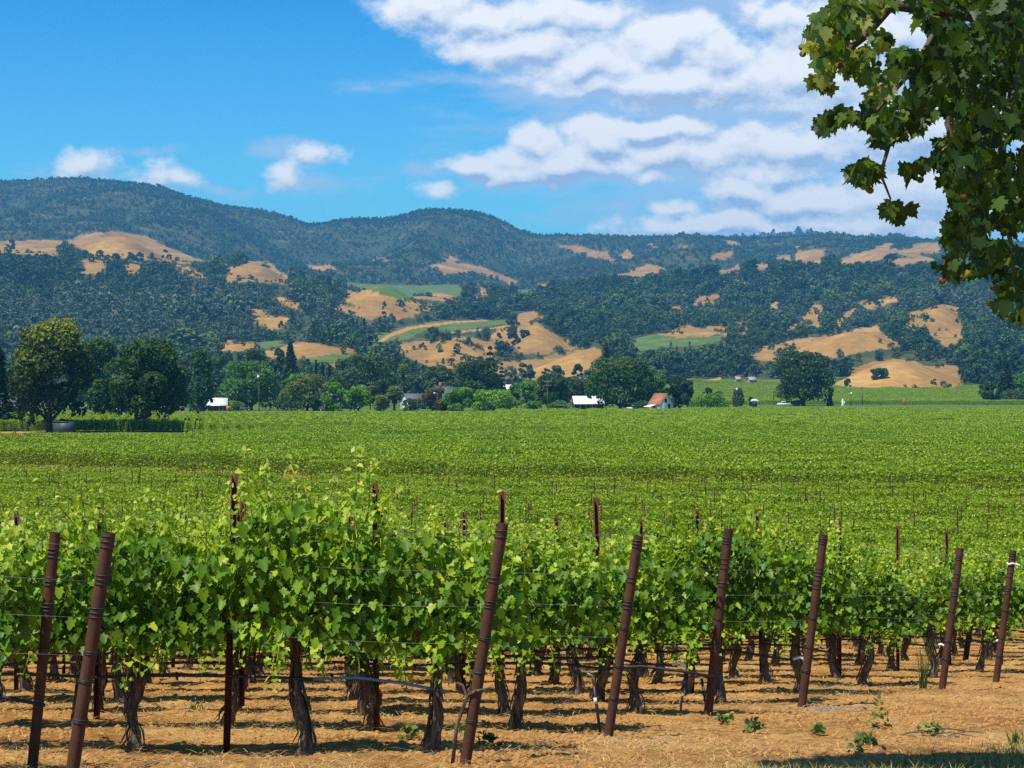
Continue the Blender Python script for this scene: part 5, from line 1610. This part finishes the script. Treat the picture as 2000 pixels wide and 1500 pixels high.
WEEDS = [(1430, 1322, .55, 'tall pale grass weed in front of a leaning end post', 2), (1713, 1420, .28, 'upright green weed in the open dirt', 1), (1690, 1452, .14, 'spiky green tuft in the dirt by the tree shadow', 0),
         (1683, 1474, .14, 'low broad weed at the edge of the tree shadow', 1), (1475, 1428, .12, 'small flat weed nearest the grassless strip', 1), (1415, 1412, .10, 'tiny weed near the foot of an end post', 1),
         (1820, 1435, .13, 'weed beside dry twigs in the dirt', 1), (1990, 1455, .14, 'green weed in the thin turf corner', 0), (900, 1430, .16, 'weed patch behind the post with the tied shoot', 0), (955, 1460, .12, 'reddish low weed by a leaning post', 1),
         (385, 1385, .10, 'tiny green weed between the first vine trunks', 0), (800, 1447, .12, 'small weed in the wheel track', 1), (1600, 1433, .09, 'tiny weed beside straw in the open dirt', 1)]
for k, (px, py, h, lab, kind) in enumerate(WEEDS):
    if k == 0: px, py = 1803, 1345
    d = 5320.0 / (py - 1142); X, Y, Z = at(px, d)
    if kind == 1:
        g = np.random.default_rng(k); n = 34
        p = np.stack([g.normal(0, h * .35, n), g.normal(0, h * .35, n), g.uniform(.01, h, n)], 1)
        V, Fc, T = place_leaves(GRAPE, GRAPE_F, p, unit(g.normal(size=(n, 3)) * .6 + np.array([0, 0, .5])), unit(g.normal(size=(n, 3)) * .4 + np.array([0, 0, 1.0])), g.uniform(.03, .06, n), np.clip(.5 + .2 * g.normal(size=n), 0, 1))
        me = new_mesh('weed', V, Fc, WEED, T)
    else: me = blades(200 + k, 46, h * 1.2, .05 if kind == 2 else .08, .005, WEED, .5 if kind == 0 else .25)
    tag(put('weed', me, None, (X, Y, Z)), lab, 'weed')
X, Y, Z = at(1800, 5320 / (1438 - 1142) and 18.2)
m = MB(); g = np.random.default_rng(3)
for i in range(9):
    a = g.uniform(-.7, .7); p = np.array([g.uniform(-.25, .25), g.uniform(-.12, .12), g.uniform(.01, .05)]); m.tube([p, p + np.array([.2 * cos(a), .2 * sin(a), .03]), p + np.array([.4 * cos(a), .36 * sin(a), .0])], [.007, .006, .003], 5)
tag(m.build('dead_twigs', VBARK, None, (X, Y, Z)), 'heap of dry dark twigs lying in the open dirt', 'twigs')
# grey gravel round the foot of two posts
gp = []
g = np.random.default_rng(12)
for e, n in ((3, 60), (5, 120)):
    X0, Y0 = END_INFO[e][0] + .25, END_INFO[e][1] - .12
    gp += [(X0 + g.normal(0, .28), Y0 + g.normal(0, .10)) for _ in range(n)]
gp = np.array(gp)
GRAV = plain_mat('grey_gravel', (.20, .19, .175), .9, .2, .3, 20)
gm = MB(); gm.tube([(0, 0, -.5), (0, 0, -.1), (.1, 0, .3), (0, .05, .5)], [.4, .62, .45, .1], 6, True, .5, .2, 4)
scatter('gravel', np.column_stack([gp, TZ(gp[:, 0], gp[:, 1])]), g.uniform(0, 6, len(gp)), g.uniform(.012, .035, len(gp)), [template('gravel_stone', gm.mesh('gravel_stone', GRAV))])

# ------------------------------------------------------------------ the plane tree overhead
PLEAF = leaf_mat('plane_leaves', [(0, (.014, .036, .006)), (.5, (.036, .080, .011)), (.8, (.095, .170, .022)), (1, (.24, .27, .05))], .42, .45, .3, .1, 1.9)
PBARK = plain_mat('plane_bark', (.12, .095, .07), .9, .2, .4, 5)
BALL = plain_mat('seed_ball_green', (.11, .13, .03), .9, .2, .25, 60)
BALLR = plain_mat('seed_ball_brown', (.20, .085, .03), .9, .2, .25, 60)
PT_D = 10.2
REG = [  # outlines of hanging foliage (photo pixels), leaves, depth range
    ([(1565, 70), (1600, 25), (1640, 0), (1740, -20), (1745, 50), (1725, 110), (1700, 165), (1650, 150), (1625, 172), (1600, 180), (1585, 160), (1598, 120), (1568, 95)], 350, (9.4, 10.6)),
    ([(1740, -30), (2070, -30), (2070, 300), (2010, 420), (1990, 470), (1900, 520), (1880, 450), (1852, 390), (1835, 320), (1800, 340), (1765, 340), (1735, 395), (1705, 355), (1660, 340), (1695, 300), (1665, 250), (1695, 200), (1725, 130)], 1950, (9.2, 11.6)),
    ([(1595, 235), (1640, 215), (1690, 235), (1700, 290), (1650, 285), (1600, 250)], 66, (9.4, 10.4)),
    ([(1640, 325), (1700, 330), (1745, 350), (1780, 420), (1755, 435), (1715, 400), (1690, 365), (1645, 350)], 78, (9.4, 10.4)),
    ([(1690, 225), (1760, 220), (1790, 330), (1770, 400), (1720, 400), (1690, 330)], 55, (9.4, 10.4)),
    ([(1845, 420), (1900, 400), (2010, 440), (2020, 500), (1960, 530), (1900, 535), (1870, 545), (1815, 550), (1840, 500)], 170, (9.4, 11.0)),
    ([(1945, 530), (2020, 500), (2040, 620), (1975, 632), (1940, 615), (1955, 575)], 80, (9.4, 10.6)),
    ([(2070, -500), (2700, -500), (2700, 350), (2300, 480), (2070, 520)], 1500, (8.6, 14.0)),
    ([(1700, -560), (2300, -560), (2300, -30), (1760, -30)], 700, (9.0, 13.0))]
g = np.random.default_rng(99)
pt = tag(empty('plane_tree', (gx(2560, 11.5), 11.5, float(TZ(np.array([4.5]), np.array([11.5]))[0]))), 'overhanging plane tree branch with big lobed leaves and round seed balls', 'tree')
base_ = np.array(pt.location)
pos, tip, nrm, size, tone = [], [], [], [], []
for poly, n, (da, db) in REG:
    xs, ys = [p[0] for p in poly], [p[1] for p in poly]; c = 0
    while c < n:
        px, py = g.uniform(min(xs), max(xs)), g.uniform(min(ys), max(ys))
        if not inside(np.array([px]), np.array([py]), poly)[0]: continue
        if px < 2070 and vnoise(np.array([px / 42.]), np.array([py / 42.]), 3)[0] < (.40 if px < 1830 else .20): continue
        c += 1; d = g.uniform(da, db)
        s = g.uniform(.040, .080)
        pos.append(np.array([(px - 1000) / F * d, d, EYE + (750 - py) * d / F + .35 * s]))
        size.append(s); a = g.uniform(0, 6.28)
        tip.append(np.array([.6 * cos(a), .6 * sin(a), -1.0]) + g.normal(size=3) * .3); nrm.append(np.array([g.normal() * .8, g.normal() * .8, .55]))
        tone.append(np.clip(.40 + .2 * g.normal() + (.36 if px < 1740 and py < 190 else .10 if px < 1800 else 0), 0, 1))  # upper-left leaves toned lighter: sunlight painted into their colour
for _ in range(6500):                                   # the crown above, which shades the corner of the headland
    hgt = g.uniform(6.2, 9.0); Xs, ds_ = g.uniform(1.9, 5.2), g.uniform(14.2, 16.6)
    if ds_ > 15.05 + 1.5 * vnoise(np.array([Xs * 1.9]), np.array([3.3]), 4)[0] + .16 * (Xs - 2): continue
    X_, d_ = Xs + sun_dir[0] / sun_dir[2] * hgt, ds_ + sun_dir[1] / sun_dir[2] * hgt
    zz_ = 6.67 - .098 * ds_ + hgt
    if 750 - F * (zz_ - EYE) / d_ > -40: continue
    s = g.uniform(.10, .17); a = g.uniform(0, 6.28)
    pos.append(np.array([X_, d_, zz_])); size.append(s); tip.append(np.array([.6 * cos(a), .6 * sin(a), -.6]) + g.normal(size=3) * .3); nrm.append(np.array([g.normal() * .6, g.normal() * .6, 1.0])); tone.append(.4)
V, Fc, T = place_leaves(PLANE, PLANE_F, np.array(pos), unit(np.array(tip)), unit(np.array(nrm)), np.array(size), np.array(tone))
put('crown', new_mesh('plane_crown', V - base_, Fc, PLEAF, T), pt)


def pt3(px, py, d): return np.array([(px - 1000) / F * d, d, EYE + (750 - py) * d / F]) - base_


m = MB()
tr_top = pt3(2480, -300, 11.2)
m.tube([(0, 0, -.3), (0, 0, .4), tr_top * .5 + (.1, 0, 0), tr_top], [.34, .27, .23, .17], 12, jitter=.06); m.build('trunk', PBARK, pt)
LIMBS = [([(2480, -300, 11.2), (2250, -200, 10.8), (2050, -60, 10.4), (1960, 40, 10.2), (1850, 20, 10.0), (1740, 10, 9.9), (1690, 70, 9.9), (1640, 110, 9.8)], .06), ([(2050, -60, 10.4), (1990, 80, 10.3), (1975, 200, 10.2), (1955, 300, 10.1), (1960, 400, 10.1), (1975, 480, 10.1), (1985, 590, 10.0)], .032),
         ([(1960, 40, 10.2), (1900, 150, 10.1), (1850, 240, 10.0), (1880, 340, 10.0), (1900, 430, 10.0), (1880, 520, 10.0)], .024), ([(1900, 150, 10.1), (1800, 200, 10.0), (1740, 270, 9.9), (1720, 340, 9.9), (1740, 390, 9.9)], .018),
         ([(1850, 20, 10.0), (1780, 140, 9.9), (1700, 230, 9.9), (1620, 250, 9.8)], .015), ([(2250, -200, 10.8), (2120, 100, 10.4), (2040, 300, 10.3), (2010, 450, 10.2)], .035), ([(2050, -60, 10.4), (2010, 30, 10.1), (1950, 50, 10.0), (1900, 45, 9.9)], .016), ([(1740, 10, 9.9), (1650, 30, 9.8), (1590, 60, 9.8)], .010)]
for path, r in LIMBS:
    P_ = [pt3(*q) for q in path]; n = len(P_); b = MB()
    b.tube(P_, [r * (1 - .75 * i / (n - 1)) for i in range(n)], 7, jitter=.05); b.build('limb', PBARK, pt)
for px, py, d, br in ((1566, 92, 9.7, 0), (1574, 97, 9.7, 0), (1582, 90, 9.75, 0), (1568, 105, 9.7, 0), (1639, 128, 9.7, 1), (1716, 125, 9.8, 0), (1713, 135, 9.75, 0), (1798, 351, 9.8, 0), (1885, 384, 9.6, 1), (1959, 510, 9.7, 0), (1933, 592, 9.7, 0), (1840, 549, 9.6, 1), (1700, 372, 9.7, 1)):
    c = pt3(px, py, d); b = MB(); r = .0165
    b.tube([c + (0, 0, r * q) for q in (-1, -.85, -.5, 0, .5, .85, 1)], [r * q for q in (.05, .53, .87, 1, .87, .53, .05)], 11, jitter=.06)
    b.tube([c + (0, 0, r), c + (.004, 0, .05), c + (.012, 0, .10)], .0016, 4); b.build('seed_ball', BALLR if br else BALL, pt)
